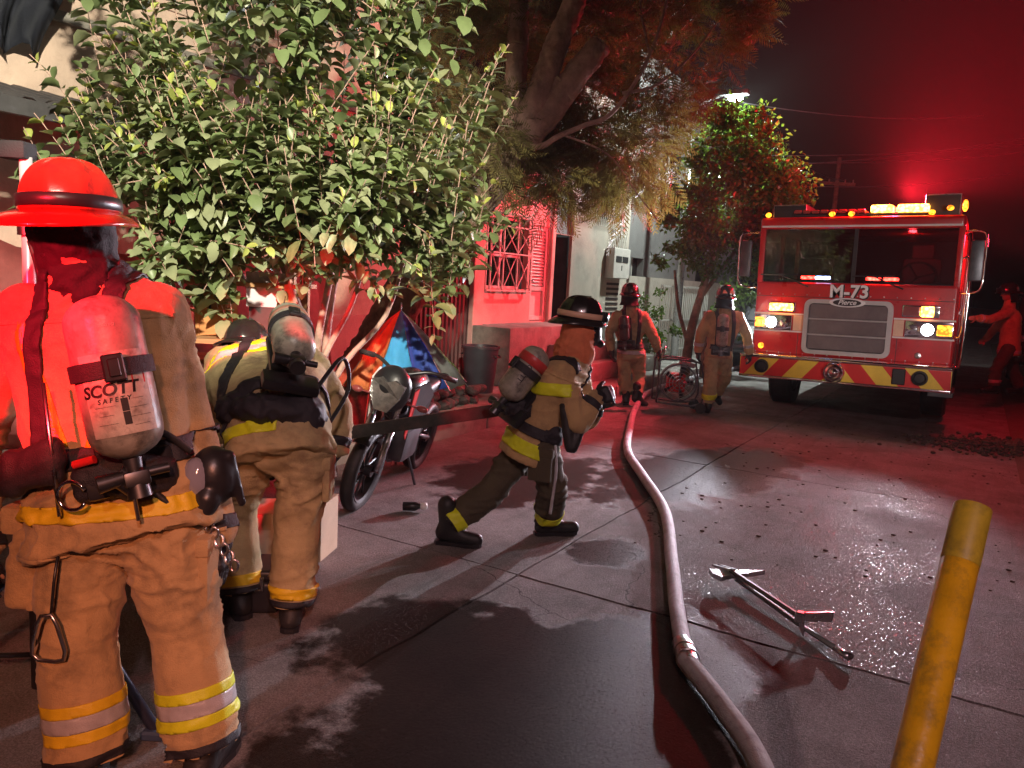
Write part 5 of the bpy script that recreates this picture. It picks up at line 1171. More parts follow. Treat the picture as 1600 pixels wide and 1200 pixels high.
bm = bmesh.new(); ball(bm, j['waist'] + Vector((.0, -.17, .03)), (.17, .075, .07), 16, 10); ball(bm, j['waist'] + Vector((.13, -.1, -.02)), (.12, .1, .14), 16, 10); ball(bm, j['waist'] + Vector((-.16, -.06, 0)), (.1, .11, .08), 14, 10); pk = remesh(bm, .014, 2); wrinkle(pk, .016, (16, 16, 16), 3); obj('hip_pack', pk, M['strap'], S['ap'], True)
# ---- C: striding with a pole
S = person('C', 'firefighter striding forward in a tan coat, carrying a long dark bar', M['tan'], M['brown'], dict(back=.055, front=.03, sidew=.014, goggles=True, flap=False, trim=M['stripe']), (1, .25, -.1), (.12, 0, 1), vox=.0135, hem=.12, legr=(.112, .094, .086), armr=(.084, .076, .062), tankr=.092, wr_amp=.011, seed=4.4, hscale=1.0, curl=(.9, .9), belly=(.168, .185, .195), jw=.0)
j = S['j']; sp = (j['chest'] - j['waist']).normalized(); root = S['root']
bm = bmesh.new(); ball(bm, j['head'] - UP * .05, (.118, .112, .10), 18, 12); cone(bm, j['neck'] - UP * .02, j['head'] - UP * .06, .135, .10); hd = remesh(bm, .012, 3); wrinkle(hd, .010, (14, 14, 20), 8)
bmx = bmesh.new(); bmx.from_mesh(hd); bmesh.ops.delete(bmx, geom=[v for v in bmx.verts if v.co.z > j['head'].z + .03], context='VERTS'); bmx.to_mesh(hd); bmx.free()
obj('hood', hd, mat('hood_cloth', (.70, .20, .09), .85, var=.2, bump=.3), root, True)
fm = j['head'] + Vector((.085, .02, -.05)); bm = bmesh.new(); ball(bm, fm, (.065, .085, .09), 14, 10); cone(bm, fm + Vector((.03, 0, -.04)), fm + Vector((.06, 0, -.07)), .03, .026); obj('face_mask', remesh(bm, .010, 2), M['black_plastic'], root, True)
ring_band(S, 'coat', j['pelvis'] - sp * .02, sp, .085, M['lime'], .42, .008, extra=lambda q: (q - j['elR']).length > .14)
ring_band(S, 'coat', j['chest'] - sp * .03, (sp + Vector((-.35, 0, 0))).normalized(), .075, M['lime'], .30, .006, extra=lambda q: q.y < j['chest'].y + .05 and (q - j['elR']).length > .13 and q.x < j['shR'].x + .06)
ring_band(S, 'trousers', j['knL'].lerp(j['anL'], .84), (j['anL'] - j['knL']), .07, M['lime'], .19, .005); ring_band(S, 'trousers', j['knR'].lerp(j['anR'], .78), (j['anR'] - j['knR']), .07, M['lime'], .19, .005)
a, b, d, fr, lat, L, r_ = S['tf']; sgn = 1 if lat.y < 0 else -1
bm = bmesh.new(); lathe(bm, [(r_ * .5, L - .025), (r_ * .92, L - .05), (r_ + .003, L - .08), (r_ + .003, L - .13), (r_ + .0005, L - .13)], a, d, 32, cap=False); obj('cylinder_cap', bm, mat('cap_red', (.55, .05, .05), .4, var=.3), S['ap'], True)
me = text_mesh('SCOTT', .045, .0006, .001)
for v in me.vertices: v.co = Vector((v.co.y, -v.co.x, v.co.z))
obj('lettering', wrap(me, L * .52, .95, .002), M['ink'], S['ap'])
bm = bmesh.new(); ball(bm, a + d * .0 + fr * .13, (.10, .09, .08), 14, 10); ball(bm, j['waist'] + Vector((.05, -.12, -.03)), (.10, .06, .07), 14, 10); pk = remesh(bm, .014, 2); wrinkle(pk, .014, (16, 16, 16), 6); obj('hip_pack', pk, M['strap'], S['ap'], True)
bm = bmesh.new(); tube(bm, smooth_path([j['elR'] + Vector((-.09, 0, .12)), j['elR'] + Vector((-.06, -.02, -.06)), j['elR'] + Vector((-.03, -.03, -.16)), j['elR'] + Vector((.02, 0, -.02))], 6), .035, 8); obj('face_mask_hose', remesh(bm, .012, 2), M['rubber'], S['ap'], True)
bm = bmesh.new(); tube(bm, smooth_path([j['pelvis'] + Vector((.13, -.14, .05)), j['pelvis'] + Vector((.15, -.15, -.15)), j['pelvis'] + Vector((.13, -.15, -.42))], 6), .010, 6); obj('lanyard', bm, M['silver_tape'], root, True)
# ---- D, E: walking away; F: at the engine
S = person('D', 'firefighter walking away with the blower, khaki trousers, dark helmet', M['khaki'], M['khaki'], dict(back=.05, front=.03, sidew=.02), (-.1, 1, 0), vox=.018, hem=.08, legr=(.105, .09, .088), armr=(.078, .07, .06), tank='tank_dark', tankr=.07, wr_amp=.008, seed=1.4, belly=(.165, .18, .185))
j = S['j']; ring_band(S, 'coat', j['pelvis'] + UP * .02, UP, .05, M['silver_tape'], .3, .006, extra=lambda q: q.z > .55); ring_band(S, 'trousers', j['knL'].lerp(j['anL'], .72), j['anL'] - j['knL'], .05, M['silver_tape'], .14, .005)
S = person('E', 'firefighter walking away beside the engine, red lit coat with pale piping', M['tan'], M['gold'], dict(back=.05, front=.03, sidew=.02), (.08, 1, 0), vox=.018, hem=.05, legr=(.105, .09, .088), armr=(.076, .068, .06), tank='tank', tankr=.075, wr_amp=.008, seed=3.4, belly=(.165, .175, .18))
j = S['j']; ring_band(S, 'trousers', j['knL'].lerp(j['anL'], .72), j['anL'] - j['knL'], .075, M['lime'], .15, .006)
for s in 'LR': ring_band(S, 'coat', j['el' + s].lerp(j['wr' + s], .6), j['wr' + s] - j['el' + s], .045, M['silver_tape'], .09, .005)
for s in (-1, 1):
    bm = bmesh.new(); hc = j['head'] + Vector((s * .05, -.155, .085)); poly(bm, [hc + Vector(p) for p in ((-.03, 0, -.02), (.03, 0, -.02), (s * -.012 + .02, .03, .025), (s * -.012 - .02, .03, .025))], (0, .006, 0)); obj('helmet_sticker', bm, M['stripe'], S['root'])
S = person('F', 'firefighter reaching toward the side of the fire engine, dark helmet', M['tan'], M['brown'], dict(back=.06, front=.05, sidew=.025, goggles=True, flap=True), (-1, .1, -.1), vox=.019, hem=.10, legr=(.105, .09, .09), armr=(.08, .07, .058), tank=None, wr_amp=.008, seed=6.4, gloves=False, belly=(.17, .18, .185), curl=(.5, .25))
j = S['j']; ring_band(S, 'trousers', j['knR'].lerp(j['anR'], .7), j['anR'] - j['knR'], .05, M['silver_tape'], .15, .005); ring_band(S, 'coat', j['pelvis'] - UP * .03, UP, .05, M['silver_tape'], .3, .005); ring_band(S, 'coat', j['elR'].lerp(j['wrR'], .7), j['wrR'] - j['elR'], .04, M['silver_tape'], .09, .005)
# ================================================================== STREET THINGS
# ---- street lamp behind the street tree
LP = cam2w(4.06, 15.6, 0); SL = empty('street_lamp', (LP.x - 1.0, LP.y + .5, 0.13), 0, 'bright white street lamp on a pole above the street tree', 'street lamp')
bm = bmesh.new(); cyl(bm, (0, 0, 0), (0, 0, 5.3), .085, .06, 14); obj('pole', bm, M['steel'], SL, True)
bm = bmesh.new(); tube(bm, smooth_path([(0, 0, 4.9), (.2, -.1, 5.3), (.9, -.45, 5.42)], 5), .03, 8); obj('arm', bm, M['steel'], SL, True)
hd = obj('lamp_head', bx(.75, 1.25, -.6, -.38, 5.33, 5.43, .03, 2), M['dark_steel'], SL, 'auto')
bm = bmesh.new(); ball(bm, (1.0, -.5, 5.29), (.15, .10, .07), 16, 10); obj('lamp_glass', bm, glow('lit_lamp_glass', (.88, 1.0, .97), 140), hd, True)
lamp('lamp_light', 'POINT', (1.0, -.5, 5.12), 1100, COOL, None, .08, parent=SL)
# ---- utility pole and wires
UPo = empty('utility_pole', cam2w(15.7, 39.5, 0), HEAD, 'distant wooden utility pole with a single crossarm behind the engine', 'utility pole')
bm = bmesh.new(); cyl(bm, (0, 0, 0), (0, 0, 8.6), .14, .10, 12); obj('pole', bm, M['bark'], UPo, True); obj('crossarm', bx(-.9, .9, -.06, .06, 7.25, 7.40), M['bark'], UPo)
for x in (-.8, -.4, .4, .8):
    bm = bmesh.new(); cyl(bm, (x, 0, 7.40), (x, 0, 7.55), .04, n=8); obj('insulator', bm, M['cement'], UPo)
wires = [((4.0, 15.6, 5.15), (16.1, 39.5, 7.5), .3), ((4.2, 15.7, 4.9), (15.3, 39.5, 7.55), .4), ((4.3, 15.7, 4.35), (22, 30, 8.4), .25), ((4.35, 15.7, 4.22), (22, 30, 8.2), .3), ((4.4, 15.7, 4.12), (22, 28, 8.9), .35), ((3.9, 15.9, 5.45), (12, 21, 6.6), .2), ((4.5, 16, 3.85), (16, 26, 6.0), .2)]
wl = ['upper thin wire from the street lamp to the utility pole', 'second thin wire sagging below the upper one to the pole', 'wire crossing the street beside the lit tree, topmost of three', 'wire crossing the street, middle of three beside the lit tree', 'wire crossing the street, lowest of three beside the lit tree', 'short high wire crossing above the lamp', 'lowest wire hanging over the fire engine roof']
for (a, b, sag), lb in zip(wires, wl):
    A_, B2 = cam2w(*a), cam2w(*b); bm = bmesh.new(); tube(bm, [A_.lerp(B2, t / 16) - Vector((0, 0, 4 * sag * (t / 16) * (1 - t / 16))) for t in range(17)], .011, 5); tag(obj('power_wire', bm, M['dark_steel']), lb, 'wire', 'wires over the street')
# ---- yellow post
YP = empty('yellow_post', cam2w(.80, 1.50, 0), HEAD, 'leaning yellow painted steel pipe post with a faded top end', 'post')
p0 = Vector((.02, .0, 0)); p1 = Vector((1.31 - .80, 2.10 - 1.50, 1.09)); d = (p1 - p0).normalized(); bm = bmesh.new()
P = lambda r, h: (r, h)
L_ = (p1 - p0).length
lathe(bm, [(.047, -.05), (.047, L_ - .002), (.045, L_), (.041, L_), (.041, L_ - .3), (.041, L_ - .31)], p0, d, 32, cap=False)
M['post'] = mat('post_yellow', (.80, .42, .012), .36, var=.2, scale=6, bump=.25, bscale=30, dirt=(.22, .14, .03), dirt_amt=.8, dscale=9, coat=.25)
obj('pipe', bm, M['post'], YP, True)
bm = bmesh.new(); lathe(bm, [(.0478, L_ - .17), (.0484, L_ - .165), (.0484, L_ - .004), (.0476, L_ - .001)], p0, d, 32, cap=False); obj('bare_collar', bm, mat('collar_olive', (.58, .40, .03), .5, var=.25, scale=12, dirt=(.20, .15, .03), dirt_amt=.7, dscale=10), YP, True)
bm = bmesh.new(); lathe(bm, [(.001, 0), (.12, 0), (.12, .012), (.001, .012)], (0.02, 0, 0), (0, 0, 1), 20); obj('base_plate', bm, M['dark_steel'], YP)
# ---- hose
FH = empty('fire_hose', (-1.0, 3.3, 0), 0, 'pale charged fire hose snaking along the road with one metal coupling', 'hose'); FH.location = (0, 0, 0)
M['hose'] = mat('hose_jacket', (.55, .52, .58), .6, var=.25, scale=18, bump=.5, bscale=220, dirt=(.09, .08, .08), dirt_amt=.7, dscale=9)
M['hose_old'] = mat('hose_jacket_old', (.38, .36, .36), .7, var=.35, scale=14, bump=.5, bscale=220, dirt=(.06, .05, .05), dirt_amt=.8, dscale=7)
hp = smooth_path([(x, y, .046) for x, y in ((-.97, 3.235), (-1.16, 3.68), (-1.40, 4.28), (-1.81, 5.27), (-2.33, 6.15), (-2.84, 7.02), (-3.30, 8.18), (-3.85, 9.7), (-4.3, 11.4), (-4.45, 14), (-4.3, 20), (-4.1, 30))], 10)
bm = bmesh.new(); tube(bm, hp, .040, 16); obj('hose_line', bm, M['hose'], FH, True)
hp2 = smooth_path([(x, y, .046) for x, y in ((-.94, 3.16), (-.68, 2.86), (-.47, 2.57), (-.22, 2.0), (.1, 1.2), (.2, .2), (-.1, -1.2), (.2, -4))], 10)
bm = bmesh.new(); tube(bm, hp2, .042, 16); obj('hose_line', bm, M['hose_old'], FH, True)
a, b = Vector((-1.005, 3.305, .046)), Vector((-.90, 3.12, .046)); bm = bmesh.new(); L_ = (b - a).length
lathe(bm, [(.041, 0), (.044, .005), (.044, .05), (.050, .055), (.050, .085), (.046, .09), (.046, .125), (.051, .13), (.051, .155), (.045, .16), (.043, L_)], a, b - a, 28); obj('coupling', bm, M['steel'], FH, 'auto')
# ---- axe and forcible-entry bar lying on the road
e = Vector((.745, -.667, 0)).normalized(); n_ = Vector((.667, .745, 0)).normalized(); P0 = Vector((-1.03, 4.30, 0))
AX = empty('fire_axe', P0, 0, 'steel headed axe lying on the road under the pry bar', 'axe')
bm = bmesh.new(); hp_ = [e * .02 + UP * .035, e * .3 + UP * .03, e * .62 + UP * .022, e * .86 + UP * .028]
loft(bm, [ring(p, n_, UP, .016 + .004 * (i == 3), .011, n=10) for i, p in enumerate(hp_)]); obj('handle', bm, mat('axe_handle', (.12, .14, .13), .4, var=.3), AX, True)
bm = bmesh.new(); loft(bm, [ring(e * .84 + UP * .028, n_, UP, .019, .013, n=10), ring(e * .93 + UP * .03, n_, UP, .026, .016, n=10)]); obj('grip_end', bm, M['steel'], AX, True)
bm = bmesh.new(); poly(bm, [n_ * x + e * y_ + UP * .05 for x, y_ in ((-.13, -.07), (-.15, .0), (-.13, .06), (-.04, .035), (.06, .032), (.19, .01), (.06, -.02), (-.04, -.03))], (0, 0, .026)); obj('axe_head', bm, M['steel'], AX)
HB = empty('pry_bar', P0, 0, 'dark pry bar with upright adze plate and spike, lying beside the axe', 'pry bar')
o_ = -n_ * .035
bm = bmesh.new(); loft(bm, [ring(o_ + e * t + UP * .085, n_, UP, .0135, .0135, n=6) for t in (.0, .2, .4, .60)]); obj('shaft', bm, M['dark_steel'], HB)
bm = bmesh.new(); box(bm, o_ + e * .62 + UP * .085, (.05, .05, .055), None, .01); obj('head_block', bm, M['steel'], HB)
bm = bmesh.new(); poly(bm, [o_ + e * .62 + n_ * x + UP * z for x, z in ((.02, .11), (.02, .065), (.18, .05), (.19, .10))], e * .012); obj('adze', bm, M['steel'], HB)
bm = bmesh.new(); loft(bm, [ring(o_ + e * .63 + UP * .07, e, n_, .014, n=8), ring(o_ + e * .64 + UP * .03, e, n_, .011, n=8), ring(o_ + e * .655 + UP * .002, e, n_, .003, n=8)]); obj('spike', bm, M['steel'], HB)
for s in (-1, 1):
    bm = bmesh.new(); poly(bm, [o_ - e * x + n_ * (s * y_) + UP * z for x, y_, z in ((-.02, .002, .09), (-.02, .02, .09), (.12, .028, .06), (.16, .02, .05), (.12, .014, .06))], (0, 0, .012)); obj('fork_tine', bm, M['steel'], HB)
# ---- the long bar the striding man carries
a, b = cam2w(-1.45, 4.70, .57), cam2w(.62, 5.04, .945)
BR = empty('carried_bar', a, 0, 'long dark flat bar carried under the striding firefighter\'s arm', 'bar'); dv = b - a; d, s_, t_ = basis(dv)
bm = bmesh.new(); loft(bm, [[a + q - a for q in [d * t + t_ * .04 * y_ + s_ * .014 * x for x, y_ in ((-1, -1), (1, -1), (1, 1), (-1, 1))]] for t in (0, dv.length * .5, dv.length)]); obj('shaft', bm, mat('bar_paint', (.045, .05, .045), .45, .3, var=.4, scale=12, dirt=(.15, .06, .05), dirt_amt=.5), BR)
bm = bmesh.new(); lathe(bm, [(.001, -.03), (.04, -.03), (.045, 0), (.04, .03), (.001, .035)], dv, d, 16); obj('end_knob', bm, M['rubber'], BR, 'auto')
# ---- motorcycle
MC = empty('motorcycle', (-3.86, 4.58, 0), R(200.5), 'dark parked motorcycle with pale headlight fairing and red shroud beside the umbrella', 'motorcycle'); MC.rotation_euler = (0, R(-13), R(200.5))
def mwheel(y_, r_, w_):
    wh = empty('wheel', (0, y_, r_)); wh.parent = MC
    bm = bmesh.new(); lathe(bm, [(r_ - .07, -w_ * .6), (r_ - .03, -w_), (r_ - .004, -w_ * .6), (r_, 0), (r_ - .004, w_ * .6), (r_ - .03, w_), (r_ - .07, w_ * .6), (r_ - .07, -w_ * .6)], (0, 0, 0), (1, 0, 0), 40, cap=False); obj('tyre', bm, M['rubber'], wh, True)
    bm = bmesh.new(); lathe(bm, [(r_ - .085, -.03), (r_ - .065, -.04), (r_ - .065, .04), (r_ - .085, .03), (r_ - .085, -.03)], (0, 0, 0), (1, 0, 0), 36, cap=False); lathe(bm, [(.001, -.06), (.04, -.06), (.04, .06), (.001, .06)], (0, 0, 0), (1, 0, 0), 16)
    for k in range(9):
        q = 2 * PI * k / 9; cyl(bm, (0, .03 * math.cos(q), .03 * math.sin(q)), (0, (r_ - .075) * math.cos(q + .12), (r_ - .075) * math.sin(q + .12)), .009, n=6)
    lathe(bm, [(.05, .062), (.115, .062), (.115, .067), (.05, .067), (.05, .062)], (0, 0, 0), (1, 0, 0), 24, cap=False); obj('rim', bm, M['black_plastic'], wh, 'auto')
mwheel(.66, .30, .052); mwheel(-.64, .30, .062)
for s in (-1, 1):
    bm = bmesh.new(); cyl(bm, (s * .085, .66, .30), (s * .085, .52, .66), .026, n=12); cyl(bm, (s * .085, .52, .66), (s * .085, .42, .93), .019, n=12); obj('fork_leg', bm, M['steel'], MC, True)
bm = bmesh.new(); loft(bm, [[Vector((x, .66 + (.335 + dr) * math.sin(q), .30 + (.335 + dr) * math.cos(q))) for x, dr in ((-.06, -.02), (-.03, 0), (.03, 0), (.06, -.02), (.03, -.008), (-.03, -.008))] for q in [-.75 + 1.5 * k / 10 for k in range(11)]]); obj('mudguard', bm, M['black_plastic'], MC, True)
bm = bmesh.new(); ball(bm, (0, .52, .88), (.15, .11, .17), 20, 14); fa = remesh(bm, .014, 2)
obj('fairing', fa, M['black_plastic'], MC, True)
bm = bmesh.new(); loft(bm, [[Vector((x, y_, z)) for x, y_, z in ((-.125, .60 + o, .93), (-.05, .635 + o, .965), (0, .64 + o, .94), (.05, .635 + o, .965), (.125, .60 + o, .93), (.11, .625 + o, .84), (.05, .64 + o, .735), (-.05, .64 + o, .735), (-.11, .625 + o, .84))] for o in (-.03, .01)]); obj('headlight', bm, mat('headlight_lens', (.15, .135, .13), .12, var=.35, scale=22, coat=1.0, bump=.4, bscale=30), MC)
bm = bmesh.new(); tube(bm, smooth_path([(-.36, .26, 1.02), (-.2, .36, 1.04), (0, .42, .98), (.2, .36, 1.04), (.36, .26, 1.02)], 5), .014, 8); obj('handlebar', bm, M['dark_steel'], MC, True)
for s in (-1, 1):
    bm = bmesh.new(); cyl(bm, (s * .25, .32, 1.035), (s * .38, .25, 1.018), .02, n=10); obj('grip', bm, M['rubber'], MC, True)
    bm = bmesh.new(); cyl(bm, (s * .13, .5, .80), (s * .22, .5, .80), .008, n=6); ball(bm, (s * .25, .5, .80), (.045, .025, .025), 10, 8); obj('indicator', bm, M['lens_off'], MC, True)
    bm = bmesh.new(); poly(bm, [(s * .165, .50, .92), (s * .20, .28, .96), (s * .21, .12, .84), (s * .19, .22, .60), (s * .15, .40, .55)], (s * -.012, 0, 0)); sh_ = obj('shroud', bm, M['white_letter'] if s > 0 else M['black_plastic'], MC)
    bm = bmesh.new(); poly(bm, [(s * .168, .50, .90), (s * .175, .43, .92), (s * .168, .42, .70), (s * .155, .405, .52), (s * .152, .44, .56)], (s * .006, 0, 0)); obj('red_trim', bm, M['chev_red'], MC)
me = text_mesh('81B', .10, .003, .003); obj('shroud_lettering', me, mat('blue_ink', (.06, .05, .25), .4, var=0), MC, loc=(.208, .31, .78), rot=(R(90), R(-100), R(97)))
bm = bmesh.new(); ball(bm, (0, .12, .86), (.15, .27, .13), 18, 12); obj('fuel_tank', bm, M['helmet_black'], MC, True)
bm = bmesh.new(); box(bm, (0, -.42, .82), (.23, .68, .10), Matrix.Rotation(R(-5), 3, 'X'), .04, 3); obj('seat', bm, M['rubber'], MC, 'auto')
bm = bmesh.new(); box(bm, (0, .05, .42), (.26, .36, .30), None, .05, 2); cyl(bm, (0, .14, .52), (0, .26, .70), .08, n=14)
for k in range(5): lathe(bm, [(.001, 0), (.10, 0), (.10, .008), (.001, .008)], (0, .15 + k * .02, .54 + k * .03), (0, .5, .86), 14)
obj('engine', bm, M['dark_steel'], MC, 'auto')
bm = bmesh.new(); tube(bm, smooth_path([(0, .42, .95), (0, .30, .6), (0, .2, .28), (0, -.2, .28), (0, -.35, .6), (0, -.8, .78)], 5), .024, 8); tube(bm, [(.04, -.3, .38), (.06, -.64, .30)], .022, 8); tube(bm, [(-.04, -.3, .38), (-.06, -.64, .30)], .022, 8); obj('chassis', bm, M['dark_steel'], MC, True)
bm = bmesh.new(); tube(bm, smooth_path([(.08, .26, .5), (.10, .3, .3), (.13, .0, .24), (.16, -.35, .30), (.17, -.75, .42)], 5), [.022] * 12 + [.045] * 9, 10); obj('exhaust', bm, M['steel'], MC, True)
bm = bmesh.new(); poly(bm, [(-.08, -.75, .84), (.08, -.75, .84), (.06, -1.0, .78), (-.06, -1.0, .78)], (0, 0, .03)); obj('tail', bm, M['black_plastic'], MC)
bm = bmesh.new(); tube(bm, [(-.10, -.05, .26), (-.20, -.12, .02)], .012, 6); obj('side_stand', bm, M['dark_steel'], MC)
# ---- coloured umbrella standing behind the motorcycle
tip = Vector((-4.25, 5.16, 1.37)); UM = empty('umbrella', (-4.25, 5.16, 0), 0, 'half folded umbrella with red, blue, grey and green panels behind the motorcycle', 'umbrella')
bm = bmesh.new(); cyl(bm, (0, 0, 0.0), (0, 0, 1.34), .012, n=8); cyl(bm, (0, 0, 1.34), (.0, 0, 1.42), .01, .005, 8); obj('shaft', bm, M['steel'], UM, True)
cols = [('blue_panel', (.10, .50, .88)), ('deep_blue_panel', (.08, .15, .62)), ('grey_panel', (.26, .28, .27)), ('green_panel', (.22, .40, .14)), ('green_panel', (.22, .42, .12)), ('green_panel', (.2, .4, .12)), ('grey_panel', (.25, .27, .26)), ('blue_panel', (.10, .45, .8)), ('grey_panel', (.3, .3, .3)), ('red_panel', (.7, .10, .06)), ('red_panel', (.75, .12, .07)), ('orange_panel', (.80, .24, .08))]
cv = Vector((-tip.x, -tip.y, 0)).normalized(); a0 = math.atan2(cv.y, cv.x)
for k in range(12):
    q0 = a0 - .30 + k * PI / 6; bm = bmesh.new(); rows = []
    for i in range(7):
        t = i / 6; row = []
        for m8 in range(7):
            u_ = m8 / 6; q = q0 + u_ * PI / 6; rad = .60 * t * (1 - .20 * math.sin(PI * u_) * t - .05 * noise.noise(Vector((k, t * 3, u_ * 2)))); z = 1.36 - .60 * t ** 1.12 - .05 * t * math.sin(PI * u_) + .03 * t * noise.noise(Vector((k * 3, t * 4, u_ * 4)))
            row.append(bm.verts.new((rad * math.cos(q), rad * math.sin(q), z)))
        rows.append(row)
    for i in range(6):
        for m8 in range(6): bm.faces.new((rows[i][m8], rows[i][m8 + 1], rows[i + 1][m8 + 1], rows[i + 1][m8]))
    bmesh.ops.solidify(bm, geom=bm.faces[:], thickness=.002)
    nm, c_ = cols[k]; tag(obj('panel', bm, mat(nm, c_, .6, var=.15, scale=6, bump=.15, bscale=12), UM, True), nm.replace('_', ' ').replace('panel', 'fabric panel'))
    bm = bmesh.new(); tube(bm, [(.60 * t * math.cos(q0), .60 * t * math.sin(q0), 1.355 - .60 * t ** 1.12) for t in (0, .33, .66, 1.03)], .004, 5); obj('rib', bm, M['steel'], UM)
bm = bmesh.new(); qq = a0 + .75; poly(bm, [(.44 * math.cos(qq - .3), .44 * math.sin(qq - .3), .80), (.46 * math.cos(qq + .5), .46 * math.sin(qq + .5), .80), (.47 * math.cos(qq + .5), .47 * math.sin(qq + .5), .75), (.45 * math.cos(qq - .3), .45 * math.sin(qq - .3), .73)], (.004, 0, 0)); obj('closing_strap', bm, M['lime'], UM)
# ---- bin, stones, boxes, tool case, bottle
BN = empty('plastic_bin', (-5.75, 8.7, 0.13), 0, 'dark plastic bin standing by the corrugated gate', 'bin')
bm = bmesh.new(); lathe(bm, [(.001, 0), (.19, 0), (.245, .60), (.262, .60), (.262, .635), (.235, .635), (.18, .03), (.001, .03)], (0, 0, 0), (0, 0, 1), 32); obj('tub', bm, mat('bin_plastic', (.035, .04, .05), .4, var=.2), BN, 'auto')
for s in (-1, 1):
    bm = bmesh.new(); tube(bm, [(s * .25, -.06, .52), (s * .29, -.05, .50), (s * .29, .05, .50), (s * .25, .06, .52)], .012, 6); obj('handle', bm, M['black_plastic'], BN)
M['stone'] = mat('dark_stone', (.06, .045, .045), .85, var=.5, scale=8, bump=.6, bscale=30)
st_me = []
for q in range(4):
    bm = bmesh.new(); bmesh.ops.create_icosphere(bm, subdivisions=2, radius=.08)
    for v in bm.verts: v.co = Vector((v.co.x * 1.3, v.co.y, v.co.z * .75)) * (1 + .3 * noise.noise(v.co * 12 + Vector((q * 7, 0, 0))))
    me = bpy.data.meshes.new('stone'); bm.to_mesh(me); bm.free(); me.materials.append(M['stone']); st_me.append(me)
for k in range(46):
    o = bpy.data.objects.new('stone', st_me[k % 4]); C.objects.link(o); row = k // 20
    t = (k % 20) / 19; o.location = (-5.2 - .15 * t + rnd.uniform(-.12, .12), 6.3 + 1.7 * t + rnd.uniform(-.05, .05), .19 + row * .10 + rnd.uniform(-.01, .01)); o.rotation_euler = (rnd.uniform(-.3, .3), rnd.uniform(-.3, .3), rnd.uniform(0, 6)); sc = rnd.uniform(.7, 1.25); o.scale = (sc,) * 3
    tag(o, 'dark rough stone in the low heap on the pavement by the bin', 'stone', 'stones heaped on the pavement')
M['card'] = mat('cardboard', (.50, .40, .27), .85, var=.12, bump=.1)
def carton(loc, s, rz, label):
    o = empty('cardboard_box', loc, rz, label, 'box'); obj('carton', bx(-s[0] / 2, s[0] / 2, -s[1] / 2, s[1] / 2, 0.002, s[2], .004), M['card'], o)
    for q in (-1, 1):
        bm = bmesh.new(); poly(bm, [(q * .004, -s[1] / 2, s[2] + .003), (q * s[0] / 2, -s[1] / 2, s[2] + .003), (q * s[0] / 2, s[1] / 2, s[2] + .003), (q * .004, s[1] / 2, s[2] + .003)], (0, 0, .004)); obj('flap', bm, M['card'], o)
    obj('tape', bx(-.025, .025, -s[1] / 2 - .0015, s[1] / 2 + .0015, s[2] * .72, s[2] + .0085), mat('packing_tape', (.42, .30, .17), .3, var=.1), o)
    bm = bmesh.new(); lathe(bm, [(.001, 0), (.018, 0), (.018, .003), (.001, .003)], (s[0] * .25, -s[1] / 2 - .0005, s[2] * .62), (0, -1, 0), 14); obj('hand_hole', bm, M['ink'], o)
p = cam2w(-1.33, 4.25); carton((p.x, p.y, 0), (.34, .30, .30), HEAD + .1, 'pale cardboard box on the road in front of the shrub stems')
p = cam2w(-1.13, 4.35); carton((p.x, p.y, 0), (.22, .26, .33), HEAD - .15, 'smaller cardboard box half hidden behind the bending man\'s leg')
p = cam2w(-1.32, 3.62); TC = empty('tool_case', (p.x, p.y, 0), HEAD + .1, 'black tool case with an orange handle on the road', 'tool case')
obj('case', bx(-.24, .24, -.13, .13, .003, .16, .025, 3), M['black_plastic'], TC, 'auto'); obj('lid', bx(-.235, .235, -.125, .125, .163, .215, .02, 3), M['black_plastic'], TC, 'auto')
bm = bmesh.new(); tube(bm, [(-.1, -.02, .21), (-.1, -.02, .265), (.1, -.02, .265), (.1, -.02, .21)], .016, 8); obj('handle', bm, mat('orange_plastic', (.75, .24, .03), .4, var=.1), TC, True)
for x in (-.15, .15): obj('latch', bx(x - .025, x + .025, -.142, -.128, .12, .19, .004), M['steel'], TC)
p = cam2w(-.68, 5.28); BT = empty('small_bottle', (p.x, p.y, 0), .7, 'small dark bottle with a white cap lying on the road', 'bottle')
bm = bmesh.new(); lathe(bm, [(.001, 0), (.032, .002), (.033, .09), (.018, .12), (.018, .125), (.001, .125)], (-.05, 0, .034), (1, 0, 0), 18); obj('bottle_body', bm, M['black_plastic'], BT, True)
bm = bmesh.new(); lathe(bm, [(.001, 0), (.024, 0), (.026, .04), (.018, .05), (.001, .052)], (.075, 0, .034), (1, 0, 0), 18); obj('cap', bm, M['white_letter'], BT, True)
# ---- clutter in front of the peach house
p = cam2w(-2.12, 5.55); RK = empty('storage_rack', (p.x, p.y, 0.02), HEAD, 'rough wooden storage rack loaded with household clutter under the shrub', 'rack')
for x in (-.55, .55):
    for y_ in (-.18, .18): obj('upright', bx(x - .03, x + .03, y_ - .03, y_ + .03, 0, 1.62), M['wood'], RK)
for z in (.35, .95, 1.5): obj('shelf', bx(-.62, .62, -.24, .24, z, z + .03), M['wood'], RK)
M['crate'] = mat('orange_crate', (.52, .22, .08), .6, var=.2, scale=9, dirt=(.12, .07, .04), dirt_amt=.5)
p = cam2w(-2.03, 5.15); CR = empty('wooden_crate', (p.x, p.y, 1.185), HEAD, 'orange brown crate with a slot and two holes, upended on the rack', 'crate'); CR.rotation_euler = (R(-4), R(-6), HEAD - .15)
obj('crate_body', bx(-.11, .11, 0, .16, 0, .34, .008), M['crate'], CR)
for x0, x1, z0, z1 in ((-.112, -.088, 0, .342), (.088, .112, 0, .342)): obj('edge_strip', bx(x0, x1, -.016, -.002, z0, z1, .003), M['crate'], CR)
